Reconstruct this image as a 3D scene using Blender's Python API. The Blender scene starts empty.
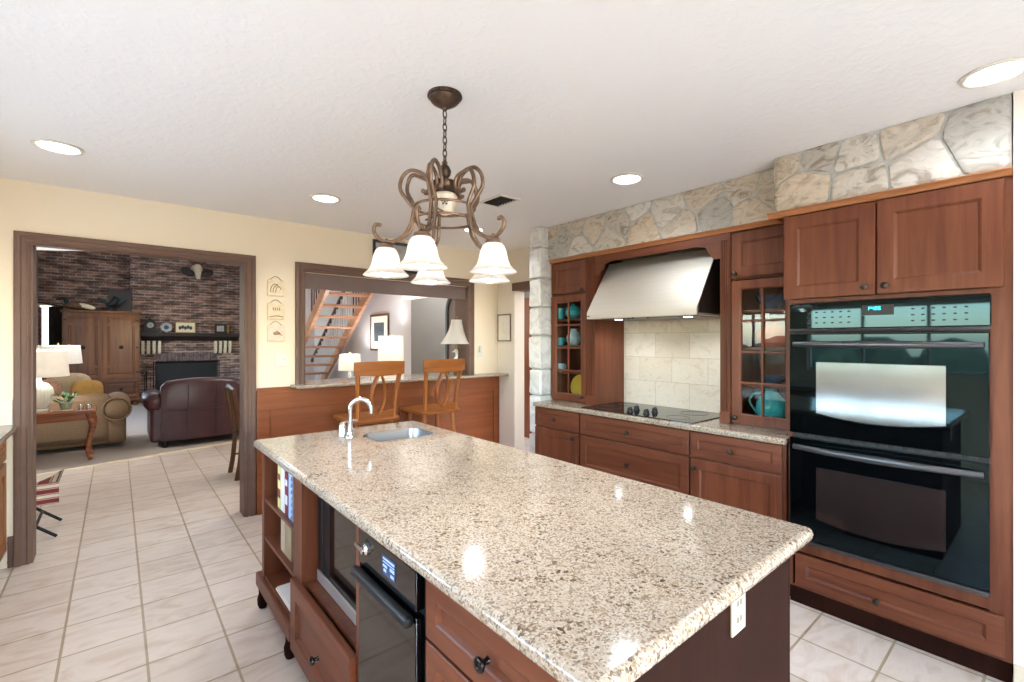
import bpy, bmesh, math, random
from mathutils import Vector, Matrix
PI = math.pi
S = bpy.context.scene
COL = S.collection
random.seed(4)

# ------------------------------------------------------------------ camera, sky, sun, exposure
cam_d = bpy.data.cameras.new('camera'); cam = bpy.data.objects.new('camera', cam_d); COL.objects.link(cam)
cam.location = (0, 0, 1.46); cam.rotation_euler = (PI/2, 0, -math.radians(40.3))
cam_d.sensor_width = 36; cam_d.lens = 36*466/1024; cam_d.clip_start = .02; cam_d.shift_y = -.0005
S.camera = cam
W = bpy.data.worlds.new('sky'); S.world = W; W.use_nodes = True
wn = W.node_tree.nodes; wb = wn['Background']
sky = wn.new('ShaderNodeTexSky'); sky.sky_type = 'NISHITA'; sky.sun_elevation = math.radians(42); sky.sun_rotation = math.radians(150); sky.sun_disc = False
hs = wn.new('ShaderNodeHueSaturation'); hs.inputs['Saturation'].default_value = 1.0
W.node_tree.links.new(sky.outputs[0], hs.inputs['Color']); W.node_tree.links.new(hs.outputs[0], wb.inputs[0]); wb.inputs[1].default_value = 3.0
S.view_settings.view_transform = 'Standard'; S.view_settings.look = 'None'; S.view_settings.gamma = 1
S.view_settings.use_curve_mapping = False; S.view_settings.exposure = 0.7
S.cycles.max_bounces = 10; S.cycles.diffuse_bounces = 5; S.cycles.glossy_bounces = 5; S.cycles.transmission_bounces = 8
S.cycles.sample_clamp_indirect = 4; S.cycles.caustics_reflective = False; S.cycles.caustics_refractive = False
S.cycles.use_denoising = True

def lamp(name, kind, loc, power, color=(1, 1, 1), size=.1, rot=None, size_y=None, spot=None):
    d = bpy.data.lights.new(name, kind); d.energy = power; d.color = color
    if kind == 'AREA':
        d.size = size
        if size_y: d.shape = 'RECTANGLE'; d.size_y = size_y
    else: d.shadow_soft_size = size
    if spot: d.spot_size = spot; d.spot_blend = .6
    o = bpy.data.objects.new(name, d); COL.objects.link(o); o.location = loc
    if rot: o.rotation_euler = rot
    return o
DAY = (.93, .97, 1.0); WARM = (.94, .97, 1)
# sky portals of the sink window and added openings; then added far-room fill
def portal(name, loc, rot, w, h):
    o = lamp(name, 'AREA', loc, 1, DAY, w, rot, h); o.data.cycles.is_portal = True
portal('sink_window_portal', (-1.32, 1.25, 1.485), (0, -PI/2, 0), .83, 1.8)
portal('added_window_portal', (-1.32, 3.0, 1.485), (0, -PI/2, 0), .83, 1.0)
portal('added_door_portal', (.9, -1.92, 1.12), (PI/2, 0, 0), 1.8, 2.25)
portal('added_family_portal', (-1.42, 10.9, 1.7), (0, -PI/2, 0), 1.6, 1.8)
lamp('sun', 'SUN', (0, 0, 12), 8, (.88, .95, 1), .01, (math.radians(28), 0, math.radians(150)))
lamp('family_fill', 'AREA', (.6, 10.9, 3.7), 26, (.92, .97, 1), 2.0, (0, 0, 0), 2.0)  # added overhead fill for the family room, not a window
lamp('dining_fill', 'AREA', (2.0, 6.2, 3.6), 5, DAY, 2.0, (0, 0, 0), 2.0)  # added overhead fill between the bar and the carpet
lamp('stair_fill', 'AREA', (2.7, 6.4, 3.7), 45, (.95, .97, 1), 1.0, (0, 0, 0), 2.0)  # added overhead fill to brighten the stairs and their wall
lamp('hall_fill', 'AREA', (4.15, 7.4, 3.3), 45, (.95, .98, 1), .8, (0, 0, 0), 1.8)  # added overhead fill so the hallway wall reads grey

# ------------------------------------------------------------------ materials
def lin(h):
    h = h.lstrip('#'); o = []
    for i in (0, 2, 4):
        v = int(h[i:i+2], 16)/255; o.append(v/12.92 if v <= .04045 else ((v+.055)/1.055)**2.4)
    return (*o, 1)
class N:
    """small helper round a node tree"""
    def __init__(s, name):
        s.m = bpy.data.materials.new(name); s.m.use_nodes = True; s.t = s.m.node_tree
        s.b = s.t.nodes['Principled BSDF']; s.out = s.t.nodes['Material Output']
    def n(s, kind, **k):
        x = s.t.nodes.new('ShaderNode'+kind)
        for a, v in k.items():
            if a.startswith('i_'):
                x.inputs[a[2:].replace('_', ' ')].default_value = v
            else: setattr(x, a, v)
        return x
    def l(s, a, b): s.t.links.new(a, b)
    def coord(s, scale, kind='Object', loc=(0, 0, 0), rot=(0, 0, 0)):
        tc = s.n('TexCoord'); mp = s.n('Mapping'); s.l(tc.outputs[kind], mp.inputs[0])
        mp.inputs['Scale'].default_value = scale; mp.inputs['Location'].default_value = loc; mp.inputs['Rotation'].default_value = rot
        return mp.outputs[0]
    def world(s, scale, loc=(0, 0, 0), rot=(0, 0, 0)):
        g = s.n('NewGeometry'); mp = s.n('Mapping'); s.l(g.outputs['Position'], mp.inputs[0])
        mp.inputs['Scale'].default_value = scale; mp.inputs['Location'].default_value = loc; mp.inputs['Rotation'].default_value = rot
        return mp.outputs[0]
    def ramp(s, fac, *st):
        r = s.n('ValToRGB'); e = r.color_ramp.elements
        while len(e) < len(st): e.new(.5)
        for k, (p, c) in zip(e, st): k.position = p; k.color = lin(c) if isinstance(c, str) else c
        s.l(fac, r.inputs[0]); return r.outputs[0]
    def mix(s, fac, a, b, mode='MIX'):
        x = s.n('Mix', data_type='RGBA', blend_type=mode)
        for i, v in ((0, fac), (6, a), (7, b)):
            if hasattr(v, 'links'): s.l(v, x.inputs[i])
            else: x.inputs[i].default_value = lin(v) if isinstance(v, str) else v
        return x.outputs[2]
    def bump(s, h, strength=.2, dist=.01):
        x = s.n('Bump'); x.inputs['Strength'].default_value = strength; x.inputs['Distance'].default_value = dist
        s.l(h, x.inputs['Height']); s.l(x.outputs[0], s.b.inputs['Normal'])
    def set(s, color=None, rough=None, metal=None, **k):
        for key, v in (('Base Color', color), ('Roughness', rough), ('Metallic', metal)):
            if v is None: continue
            if hasattr(v, 'links'): s.l(v, s.b.inputs[key])
            else: s.b.inputs[key].default_value = lin(v) if isinstance(v, str) else v
        for key, v in k.items(): s.b.inputs[key.replace('_', ' ')].default_value = v
        return s.m
def plain(name, col, rough=.5, metal=0, vary=.12, scale=12, bump=0, **k):
    n = N(name); z = n.n('TexNoise', i_Scale=scale, i_Detail=4.0); n.l(n.coord((1, 1, 1)), z.inputs['Vector'])
    a = lin(col); lo = tuple(c*(1-vary) for c in a[:3])+(1,); hi = tuple(min(1, c*(1+vary)) for c in a[:3])+(1,)
    c = n.ramp(z.outputs[0], (.3, lo), (.7, hi))
    if bump: n.bump(z.outputs[0], bump, .01)
    return n.set(c, rough, metal, **k)
def wood(name, c1, c2, axis, rough=.42, coat=.05, fine=26, spec=.3):
    n = N(name); sc = [fine, fine, fine]; sc['xyz'.index(axis)] = fine*.07
    v = n.coord(tuple(sc)); z = n.n('TexNoise', i_Scale=1.0, i_Detail=5.0, i_Distortion=.6); n.l(v, z.inputs['Vector'])
    z2 = n.n('TexNoise', i_Scale=.14, i_Detail=2.0); n.l(v, z2.inputs['Vector'])
    c = n.ramp(z.outputs[0], (.28, c1), (.72, c2)); c = n.mix(.35, c, n.ramp(z2.outputs[0], (.35, c1), (.65, c2)))
    n.bump(z.outputs[0], .04, .002)
    return n.set(c, rough, 0, Coat_Weight=coat, Coat_Roughness=.15, Specular_IOR_Level=spec)
M = {}
M['cherry_z'] = wood('cherry_vertical', '532818', '78452c', 'z')
M['cherry_y'] = wood('cherry_along', '532818', '78452c', 'y')
M['cherry_x'] = wood('cherry_across', '532818', '78452c', 'x')
M['cherry_shaded'] = wood('cherry_shaded_end', '1d0c07', '2b130b', 'z', .65, 0, 26, .08)  # cherry darkened: shade of the island end put into the colour
M['crown'] = wood('crown_light_cherry', '9a623c', 'bd8257', 'y')
M['wainscot'] = wood('wainscot_cherry', '733a1c', '93522c', 'x')
M['wainscot_v'] = wood('wainscot_cherry_upright', '733a1c', '93522c', 'z')
M['oak_z'] = wood('honey_oak_upright', '80441f', 'ab682f', 'z', .4)
M['oak_x'] = wood('honey_oak_across', '80441f', 'ab682f', 'x', .4)
M['stair_wood'] = wood('stair_oak', 'a8795c', 'cfa084', 'x', .4)
M['stair_dark'] = wood('stair_dark_wood', '4a2c20', '6b4433', 'y', .4)
M['armoire_z'] = wood('rustic_pine_upright', '3d1e0f', '7c4a28', 'z', .45, .2, 14)
M['armoire_x'] = wood('rustic_pine_across', '3d1e0f', '784726', 'x', .45, .2, 14)
M['console'] = wood('console_mahogany', '5a2a18', '9a5c38', 'x', .22, .6)
M['chair_wood'] = wood('dining_chair_walnut', '3d2416', '6b4429', 'z', .4)
M['casing'] = plain('casing_mauve_brown_paint', '6f574b', .55, 0, .06, Specular_IOR_Level=.25)
M['casing_dark'] = plain('header_brown_paint', '6d5a54', .5, 0, .06)
M['baseboard'] = plain('baseboard_brown_paint', '5e4034', .4)
M['oldcab'] = wood('left_cabinet_wood', '7a4a26', 'a06b3c', 'z', .4)
def wall_paint(name, col):
    n = N(name); z = n.n('TexNoise', i_Scale=90.0, i_Detail=3.0); n.l(n.world((1, 1, 1)), z.inputs['Vector']); n.bump(z.outputs[0], .08, .004)
    y = n.n('TexNoise', i_Scale=1.5); n.l(n.world((1, 1, 1)), y.inputs['Vector'])
    a = lin(col); return n.set(n.ramp(y.outputs[0], (.3, tuple(c*.97 for c in a[:3])+(1,)), (.7, a)), .75)
M['cream'] = wall_paint('cream_wall_paint', 'efdfc4')
M['cream2'] = wall_paint('pale_cream_wall_paint', 'efe4d4')
M['lavender'] = wall_paint('pale_grey_wall_paint', 'cbc5c6')
M['grey'] = wall_paint('grey_wall_paint', '8b8781')
M['tanwall'] = wall_paint('tan_wall_paint', '8c8270')
n = N('ceiling_knockdown'); z = n.n('TexNoise', i_Scale=22.0, i_Detail=5.0, i_Distortion=1.0); n.l(n.world((1, 1, 1)), z.inputs['Vector'])
n.bump(n.ramp(z.outputs[0], (.45, '000000'), (.62, 'ffffff')), .13, .006); M['ceiling'] = n.set('f3f1ee', .85)
# floor tile
n = N('floor_tile'); v = n.world((1/.3065, 1/.3065, 1), loc=(-.106/.3065+4, -.216/.3065+8, 0))
br = n.n('TexBrick', offset=0, squash=1, i_Scale=1.0); br.inputs['Mortar Size'].default_value = .02; br.inputs['Brick Width'].default_value = 1; br.inputs['Row Height'].default_value = 1
br.inputs['Mortar Smooth'].default_value = .25; br.inputs['Bias'].default_value = 0
br.inputs['Color1'].default_value = lin('dccfc4'); br.inputs['Color2'].default_value = lin('d3c5b8'); br.inputs['Mortar'].default_value = lin('a9977b'); n.l(v, br.inputs['Vector'])
z = n.n('TexNoise', i_Scale=6.0, i_Detail=6.0, i_Distortion=1.2); n.l(n.world((.7, 1.6, 1)), z.inputs['Vector'])
c = n.mix(.75, br.outputs[0], n.ramp(z.outputs[0], (.3, 'e3d5c6'), (.55, 'ffffff'), (.8, 'f4eadf')), 'MULTIPLY')
h = n.mix(.12, n.ramp(br.outputs['Fac'], (0, 'ffffff'), (1, '000000')), z.outputs[1])
n.bump(h, .35, .006); M['tile'] = n.set(c, .3)
# granite
n = N('speckled_granite'); w1 = n.world((1, 1, 1))
vo = n.n('TexVoronoi', i_Scale=250.0); n.l(w1, vo.inputs['Vector'])
v2 = n.n('TexVoronoi', i_Scale=130.0); n.l(w1, v2.inputs['Vector'])
sep = n.n('SeparateColor'); n.l(vo.outputs['Color'], sep.inputs[0]); sep2 = n.n('SeparateColor'); n.l(v2.outputs['Color'], sep2.inputs[0])
a = n.ramp(sep.outputs[0], (0, '86705a'), (.14, 'a4937f'), (.5, 'b0a291'), (.8, '9f8c78'), (.93, '796758')); a.node.color_ramp.interpolation = 'CONSTANT'
b = n.ramp(sep2.outputs[1], (0, '54443b'), (.045, '8f7b69'), (.13, 'c9b9a4'), (.22, 'ffffff'), (1, 'ffffff')); b.node.color_ramp.interpolation = 'CONSTANT'
z = n.n('TexNoise', i_Scale=11.0, i_Detail=5.0); n.l(w1, z.inputs['Vector'])
sp = n.mix(n.ramp(z.outputs[0], (.35, '444444'), (.65, 'ffffff')), 'ffffff', b)
c = n.mix(.9, a, sp, 'MULTIPLY')
M['granite'] = n.set(c, .1, 0, Specular_IOR_Level=.45)
# field stone, mortar
n = N('field_stone'); g = n.n('NewGeometry')
cr = n.ramp(g.outputs['Random Per Island'], (0, 'd0c6b8'), (.17, 'e6e4df'), (.34, 'c9b8a2'), (.5, 'd9d4cb'), (.66, 'aaa8a2'), (.83, 'd6c6b0'), (1, 'bdbbb6'))
z = n.n('TexNoise', i_Scale=7.0, i_Detail=8.0, i_Distortion=1.5); n.l(n.world((1, 1, 1.8)), z.inputs['Vector'])
c = n.mix(.7, cr, n.ramp(z.outputs[0], (.3, '9f8e7c'), (.44, 'f4f2ee'), (.56, 'ffffff'), (.66, 'd9cbb8'), (.78, 'a8a59e')), 'MULTIPLY'); n.bump(z.outputs[0], .75, .025)
M['stone'] = n.set(c, .85)
M['mortar'] = plain('stone_mortar', 'bcbbb5', .95, 0, .15, 30, .5)
n = N('pale_column_stone'); g = n.n('NewGeometry')
cr = n.ramp(g.outputs['Random Per Island'], (0, 'e4e1da'), (.5, 'f0eeea'), (1, 'd8d5ce'))
z = n.n('TexNoise', i_Scale=8.0, i_Detail=8.0, i_Distortion=1.8); n.l(n.world((1, 1, 1)), z.inputs['Vector'])
c = n.mix(.6, cr, n.ramp(z.outputs[0], (.35, 'd0ccc6'), (.6, 'ffffff')), 'MULTIPLY'); n.bump(z.outputs[0], .5, .02); M['pale_stone'] = n.set(c, .85)
# travertine
n = N('travertine_tile'); g = n.world((1, 1, 1), rot=(0, 0, 0)); sx = n.n('SeparateXYZ'); n.l(g, sx.inputs[0]); cx = n.n('CombineXYZ'); n.l(sx.outputs[1], cx.inputs[0]); n.l(sx.outputs[2], cx.inputs[1])
mp = n.n('Mapping'); mp.inputs['Location'].default_value = (.08, -.914, 0); n.l(cx.outputs[0], mp.inputs[0])
br = n.n('TexBrick', offset=.5, i_Scale=1.0); br.inputs['Mortar Size'].default_value = .0022; br.inputs['Brick Width'].default_value = .305; br.inputs['Row Height'].default_value = .203
br.inputs['Color1'].default_value = lin('ece2d4'); br.inputs['Color2'].default_value = lin('e2d5c2'); br.inputs['Mortar'].default_value = lin('cabca2'); n.l(mp.outputs[0], br.inputs['Vector'])
z = n.n('TexNoise', i_Scale=14.0, i_Detail=7.0, i_Distortion=1.0); n.l(n.world((1, 1, 1.4)), z.inputs['Vector'])
c = n.mix(.6, br.outputs[0], n.ramp(z.outputs[0], (.3, 'e8dac4'), (.5, 'ffffff'), (.75, 'f6efe4')), 'MULTIPLY'); M['travertine'] = n.set(c, .45)
# brick
def brick(name, axes):
    n = N(name); g = n.n('NewGeometry'); sx = n.n('SeparateXYZ'); n.l(g.outputs['Position'], sx.inputs[0]); cx = n.n('CombineXYZ'); n.l(sx.outputs[axes[0]], cx.inputs[0]); n.l(sx.outputs[axes[1]], cx.inputs[1])
    br = n.n('TexBrick', offset=.5, i_Scale=1.0); br.inputs['Mortar Size'].default_value = .011; br.inputs['Brick Width'].default_value = .2; br.inputs['Row Height'].default_value = .066; br.inputs['Bias'].default_value = -.1
    br.inputs['Color1'].default_value = lin('a57f6d'); br.inputs['Color2'].default_value = lin('6b5957'); br.inputs['Mortar'].default_value = lin('aea39b'); n.l(cx.outputs[0], br.inputs['Vector'])
    mp = n.n('Mapping'); mp.inputs['Scale'].default_value = (2.2, 7, 1); n.l(cx.outputs[0], mp.inputs[0])
    z = n.n('TexNoise', i_Scale=1.3, i_Detail=3.0); n.l(mp.outputs[0], z.inputs['Vector'])
    c = n.mix(.8, br.outputs[0], n.ramp(z.outputs[0], (.32, '4a4442'), (.46, 'b09c92'), (.58, 'ffffff'), (.72, 'ffd8c0')), 'MULTIPLY')
    n.bump(n.ramp(br.outputs['Fac'], (0, 'ffffff'), (1, '000000')), .6, .012); return n.set(c, .9)
M['brick'] = brick('old_brick', (0, 2))
M['brick_side'] = brick('old_brick_side', (1, 2))
M['soldier'] = plain('soldier_brick', '6d5a58', .9, 0, .5, 9)
M['carpet'] = plain('beige_carpet', 'a99c90', .95, 0, .12, 300, .6)
def steel(name, col, axis, rough=.28):
    n = N(name); sc = [2, 2, 2]; sc = [220]*3; sc['xyz'.index(axis)] = 2
    z = n.n('TexNoise', i_Scale=1.0, i_Detail=2.0); n.l(n.coord(tuple(sc)), z.inputs['Vector']); n.bump(z.outputs[0], .03, .001)
    return n.set(n.ramp(z.outputs[0], (.3, tuple(c*.92 for c in lin(col)[:3])+(1,)), (.7, col)), rough, 1)
M['steel'] = steel('brushed_steel', 'd6cfc4', 'y', .6)
M['steel_shaded'] = plain('shaded_hood_side', '2c201b', .4, .3)  # steel side browned with the alcove's shade and reflection
M['sink_steel'] = steel('sink_steel', '9c9da0', 'x', .3)
M['nickel'] = plain('satin_nickel', 'd8d8d8', .18, 1, .04)
M['knob'] = plain('antique_pewter_knob', '4a423c', .3, .9, .2)
M['black_knob'] = plain('black_glossy_knob', '1d1a19', .2, .5, .1)
M['black'] = plain('matte_black', '0b0b0c', .45)
M['black_gloss'] = plain('gloss_black_enamel', '08080a', .07, 0, .1, 12, 0)
n = N('oven_black_glass'); z = n.n('TexNoise', i_Scale=3.0); n.l(n.coord((1, 1, 1)), z.inputs['Vector'])
M['oven_glass'] = n.set(n.ramp(z.outputs[0], (0, '040506'), (1, '07080a')), .03, 0, IOR=1.38, Specular_Tint=lin('c4f2ff'))
n = N('oven_window_mirror'); z = n.n('TexNoise', i_Scale=5.0); n.l(n.coord((1, 1, 1)), z.inputs['Vector'])
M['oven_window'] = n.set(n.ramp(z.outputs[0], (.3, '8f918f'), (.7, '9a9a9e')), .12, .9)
n = N('lower_oven_window'); z = n.n('TexNoise', i_Scale=5.0); n.l(n.coord((1, 1, 1)), z.inputs['Vector'])
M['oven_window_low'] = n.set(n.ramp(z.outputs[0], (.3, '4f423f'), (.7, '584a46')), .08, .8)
M['oven_metal'] = plain('charcoal_metal', '55565a', .3, .9, .08)
def emit(name, col, strength):
    n = N(name); z = n.n('TexNoise', i_Scale=4.0); n.l(n.coord((1, 1, 1)), z.inputs['Vector'])
    a = lin(col); n.set(n.ramp(z.outputs[0], (.2, a), (.8, tuple(min(1, c*1.03) for c in a[:3])+(1,))), .5)
    n.b.inputs['Emission Color'].default_value = a; n.b.inputs['Emission Strength'].default_value = strength; return n.m
M['display'] = emit('teal_clock_display', '35c8dc', 2.0)
M['lcd'] = emit('pale_blue_display', '8fa8cc', .25)
M['can'] = emit('can_light_lens', 'fdfbff', 6.0)
M['bulb'] = emit('warm_bulb', 'fff4ea', 20.0)
def shade(name, col, trans=.6, glow=0):
    n = N(name); d = n.n('BsdfDiffuse'); t = n.n('BsdfTranslucent'); mx = n.n('MixShader'); z = n.n('TexNoise', i_Scale=9.0); n.l(n.coord((1, 1, 1)), z.inputs['Vector'])
    a = lin(col); c = n.ramp(z.outputs[0], (.3, tuple(q*.93 for q in a[:3])+(1,)), (.7, a))
    n.l(c, d.inputs[0]); n.l(c, t.inputs[0]); mx.inputs[0].default_value = trans; n.l(d.outputs[0], mx.inputs[1]); n.l(t.outputs[0], mx.inputs[2])
    g = n.n('BsdfGlossy'); g.inputs['Roughness'].default_value = .25; m2 = n.n('MixShader'); m2.inputs[0].default_value = .05 if glow == 0 else 0
    n.l(mx.outputs[0], m2.inputs[1]); n.l(g.outputs[0], m2.inputs[2]); n.l(m2.outputs[0], n.out.inputs[0]); return n.m
M['glass_shade'] = shade('alabaster_glass', 'fbf8f4', .75)
M['lampshade'] = shade('white_linen_shade', 'f7f2ea', .55, 1)
M['bronze'] = plain('antique_bronze', '57463b', .35, .8, .35, 30)
M['bronze_light'] = plain('worn_bronze_highlight', '7f6858', .33, .8, .3, 30)
M['porcelain'] = plain('ivory_porcelain', 'e2d6c4', .3, 0, .05)
n = N('cabinet_glass'); gl = n.n('BsdfGlossy'); gl.inputs['Roughness'].default_value = .01; tr = n.n('BsdfTransparent'); fr = n.n('Fresnel'); fr.inputs[0].default_value = 1.5; mx = n.n('MixShader')
gm = n.n('NewGeometry'); iv = n.n('Math', operation='SUBTRACT'); iv.inputs[0].default_value = 1; n.l(gm.outputs['Backfacing'], iv.inputs[1]); ml = n.n('Math', operation='MULTIPLY'); n.l(fr.outputs[0], ml.inputs[0]); n.l(iv.outputs[0], ml.inputs[1]); n.l(ml.outputs[0], mx.inputs[0]); n.l(tr.outputs[0], mx.inputs[1]); n.l(gl.outputs[0], mx.inputs[2]); n.l(mx.outputs[0], n.out.inputs[0]); tr.inputs[0].default_value = (.94, .95, .94, 1); M['glass'] = n.m
M['white'] = plain('white_plastic', 'dfd9cc', .4, 0, .03)
M['almond'] = plain('almond_plastic', 'cdbd9c', .4, 0, .03)
M['turquoise'] = plain('turquoise_glaze', '3fa6ad', .15, 0, .1)
M['coral'] = plain('coral_glaze', 'c4593a', .2, 0, .12)
M['yellow'] = plain('yellow_glaze', 'e0be4e', .2, 0, .08)
M['paleblue'] = plain('pale_blue_glaze', 'a9c6d2', .2, 0, .08)
M['navy'] = plain('navy_glaze', '2d4668', .2, 0, .1)
M['leather'] = plain('burgundy_leather', '3d1b21', .36, 0, .3, 6, .25)
M['tan_fabric'] = plain('tan_sofa_fabric', '7a6148', .9, 0, .15, 60, .3)
M['gold_pillow'] = plain('gold_pillow_fabric', 'a98348', .9, 0, .2, 40)
M['rose_pillow'] = plain('rose_beige_pillow_fabric', '9c7866', .9, 0, .2, 40)
M['ivory_fabric'] = plain('ivory_throw', 'b9a78c', .9, 0, .1, 40)
M['leaf'] = plain('plant_leaf', '2f5a2c', .5, 0, .4, 20)
M['pot'] = plain('grey_green_pot', '8a9284', .5, 0, .1)
M['iron'] = plain('black_iron', '1b1817', .5, .6)
M['soot'] = plain('firescreen_black', '0d0e11', .6)
M['mantel'] = plain('dark_mantel_wood', '231715', .5, 0, .2)
M['cream_paint'] = plain('cream_object', 'd9cbb0', .6, 0, .1)
M['darkfig'] = plain('dark_verdigris_figure', '1c2a2f', .5, .3)
M['duck_brown'] = plain('decoy_brown', '5b4030', .6, 0, .3, 25)
n = N('striped_canvas'); wv = n.n('TexWave', wave_type='BANDS', bands_direction='Z', i_Scale=4.4); n.l(n.coord((1, 1, 1)), wv.inputs['Vector'])
c = n.ramp(wv.outputs[0], (0, '7a2f33'), (.35, 'b9a68e'), (.6, '91525a'), (.8, 'd6c8b4')); c.node.color_ramp.interpolation = 'CONSTANT'; M['stripe'] = n.set(c, .9)
M['curtain'] = plain('dark_curtain', '231d1d', .9, 0, .3, 10)
M['curtain_red'] = plain('red_print_curtain', '7b5450', .9, 0, .6, 18)
M['paper'] = plain('off_white_paper', 'e9e4d8', .8, 0, .03)
M['photo_dark'] = plain('dark_print', '3b4248', .6, 0, .6, 8)
M['artgrey'] = plain('grey_print', 'a3a09b', .6, 0, .25, 14)
M['plaque'] = plain('parchment_plaque', 'ead6b4', .7, 0, .1, 40)
M['plaque_b'] = plain('pink_parchment_plaque', 'ead2bc', .7, 0, .1, 40)
M['sketch'] = plain('brown_sketch_ink', 'a68d6b', .8, 0, .4, 60)
M['heron'] = plain('white_heron_glaze', 'dedbd4', .3, 0, .06)
M['gold'] = plain('old_gold', '8b7138', .4, .6)
M['dark_frame'] = plain('blue_black_frame', '252932', .45, 0, .1)
M['hedge'] = plain('garden_hedge', '4e5c45', .8, 0, .6, 5)
M['patio'] = plain('sun_bounce_concrete', 'd4d0ca', .9, 0, .1, 3)
M['book_y'] = plain('pale_yellow_cover', 'e3d68e', .6); M['book_r'] = plain('maroon_cover', '7b2f35', .6); M['book_w'] = plain('white_cover', 'e9e6de', .6)
M['book_b'] = plain('light_blue_cover', 'a9c3e3', .6); M['book_t'] = plain('taupe_cover', 'a08c6a', .7)
M['key'] = plain('grey_key_print', '232427', .6)
M['slot'] = plain('dark_slot', '2a2622', .6)

# ------------------------------------------------------------------ geometry helpers
ORG = {}
def nb(): return bmesh.new()
def q(bm, vs):
    try: bm.faces.new(vs)
    except ValueError: pass
def box(bm, x0, x1, y0, y1, z0, z1, bev=0, X=None, seg=2):
    if x1 < x0: x0, x1 = x1, x0
    if y1 < y0: y0, y1 = y1, y0
    if z1 < z0: z0, z1 = z1, z0
    vs = [bm.verts.new((x, y, z)) for z in (z0, z1) for y in (y0, y1) for x in (x0, x1)]
    F = [(0, 2, 3, 1), (4, 5, 7, 6), (0, 1, 5, 4), (2, 6, 7, 3), (0, 4, 6, 2), (1, 3, 7, 5)]
    fs = [bm.faces.new([vs[i] for i in f]) for f in F]
    if bev:
        r = bmesh.ops.bevel(bm, geom=list({e for f in fs for e in f.edges}), offset=bev, segments=seg, affect='EDGES', profile=.5)
        bf = set(r['faces'])
        for f in bf:
            for e in f.edges:
                if any(g not in bf for g in e.link_faces): e.seam = True
        vs = list({v for f in r['faces'] for v in f.verts} | {v for v in vs if v.is_valid})
    if X is not None:
        for v in vs: v.co = X @ v.co
    return vs
def crisp(L):
    for lp in L:
        for v in lp:
            for e in v.link_edges: e.seam = True
def loft(bm, loops, cap=True, closed=True, wrap=False):
    L = [[bm.verts.new(p) for p in lp] for lp in loops]; n = len(L[0])
    pr = list(zip(L, L[1:])) + ([(L[-1], L[0])] if wrap else [])
    for a, b in pr:
        for i in range(n if closed else n-1): q(bm, (a[i], a[(i+1) % n], b[(i+1) % n], b[i]))
    if cap and closed and not wrap: q(bm, L[0][::-1]); q(bm, L[-1])
    return L
def lathe(bm, prof, n=20, X=Matrix.Identity(4), sx=1, sy=1):
    loft(bm, [[X @ Vector((max(r, .0004)*sx*math.cos(2*PI*i/n), max(r, .0004)*sy*math.sin(2*PI*i/n), z)) for i in range(n)] for r, z in prof])
def T(x, y, z): return Matrix.Translation((x, y, z))
def Rz(a): return Matrix.Rotation(a, 4, 'Z')
def Ry(a): return Matrix.Rotation(a, 4, 'Y')
def Rx(a): return Matrix.Rotation(a, 4, 'X')
NEGX = Ry(-PI/2); NEGY = Rx(PI/2)          # turn +Z to -X, to -Y
def tube(bm, pts, r, n=8, wrap=False, flat=None):
    pts = [Vector(p) for p in pts]; m = len(pts); R = r if isinstance(r, (list, tuple)) else [r]*m
    loops = []; up = None
    for i in range(m):
        if wrap: t = pts[(i+1) % m]-pts[i-1]
        else: t = pts[min(i+1, m-1)]-pts[max(i-1, 0)]
        t.normalize()
        if up is None:
            up = Vector((0, 0, 1)) if abs(t.z) < .9 else Vector((1, 0, 0))
        s = t.cross(up)
        if s.length < 1e-5: s = t.cross(Vector((0, 1, 0)))
        s.normalize(); up = s.cross(t).normalized()
        a, b = (R[i], R[i]) if flat is None else (R[i]*flat[0], R[i]*flat[1])
        loops.append([pts[i]+s*a*math.cos(2*PI*k/n)+up*b*math.sin(2*PI*k/n) for k in range(n)])
    loft(bm, loops, True, True, wrap)
def bar(bm, p, q_, w, h, bev=.003):
    """square bar from p to q_"""
    p = Vector(p); q_ = Vector(q_); d = q_-p; L = d.length
    X = T(*p) @ d.to_track_quat('Z', 'Y').to_matrix().to_4x4()
    box(bm, -w/2, w/2, -h/2, h/2, 0, L, bev, X)
def smoothpts(P, n=6):
    P = [Vector(p) for p in P]; out = []
    for i in range(len(P)-1):
        a, b, c, d = P[max(i-1, 0)], P[i], P[i+1], P[min(i+2, len(P)-1)]
        for k in range(n):
            t = k/n; out.append(.5*((2*b)+(c-a)*t+(2*a-5*b+4*c-d)*t*t+(3*b-a-3*c+d)*t**3))
    out.append(P[-1]); return out
def prism(bm, poly, a, b, X=Matrix.Identity(4), inset=0):
    """poly in (u,v), extruded from d=a to d=b; X maps (u,v,d)"""
    L = loft(bm, [[X @ Vector((u, v, d)) for u, v in poly] for d in (a, b)])
    for l in L:
        for i in range(len(l)):
            e = bm.edges.get((l[i], l[(i+1) % len(l)]))
            if e: e.seam = True
    return L
def FX(x, y0, z0): return Matrix(((0, 0, -1, x), (1, 0, 0, y0), (0, 1, 0, z0), (0, 0, 0, 1)))      # (a,b,d)->(x-d, y0+a, z0+b)
def FY(y, x0, z0): return Matrix(((1, 0, 0, x0), (0, 0, -1, y), (0, 1, 0, z0), (0, 0, 0, 1)))      # (a,b,d)->(x0+a, y-d, z0+b)
def FXP(x, y0, z0): return Matrix(((0, 0, 1, x), (1, 0, 0, y0), (0, 1, 0, z0), (0, 0, 0, 1)))     # faces +X
def rect(w, h, i, d): return [(i, i, d), (w-i, i, d), (w-i, h-i, d), (i, h-i, d)]
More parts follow.
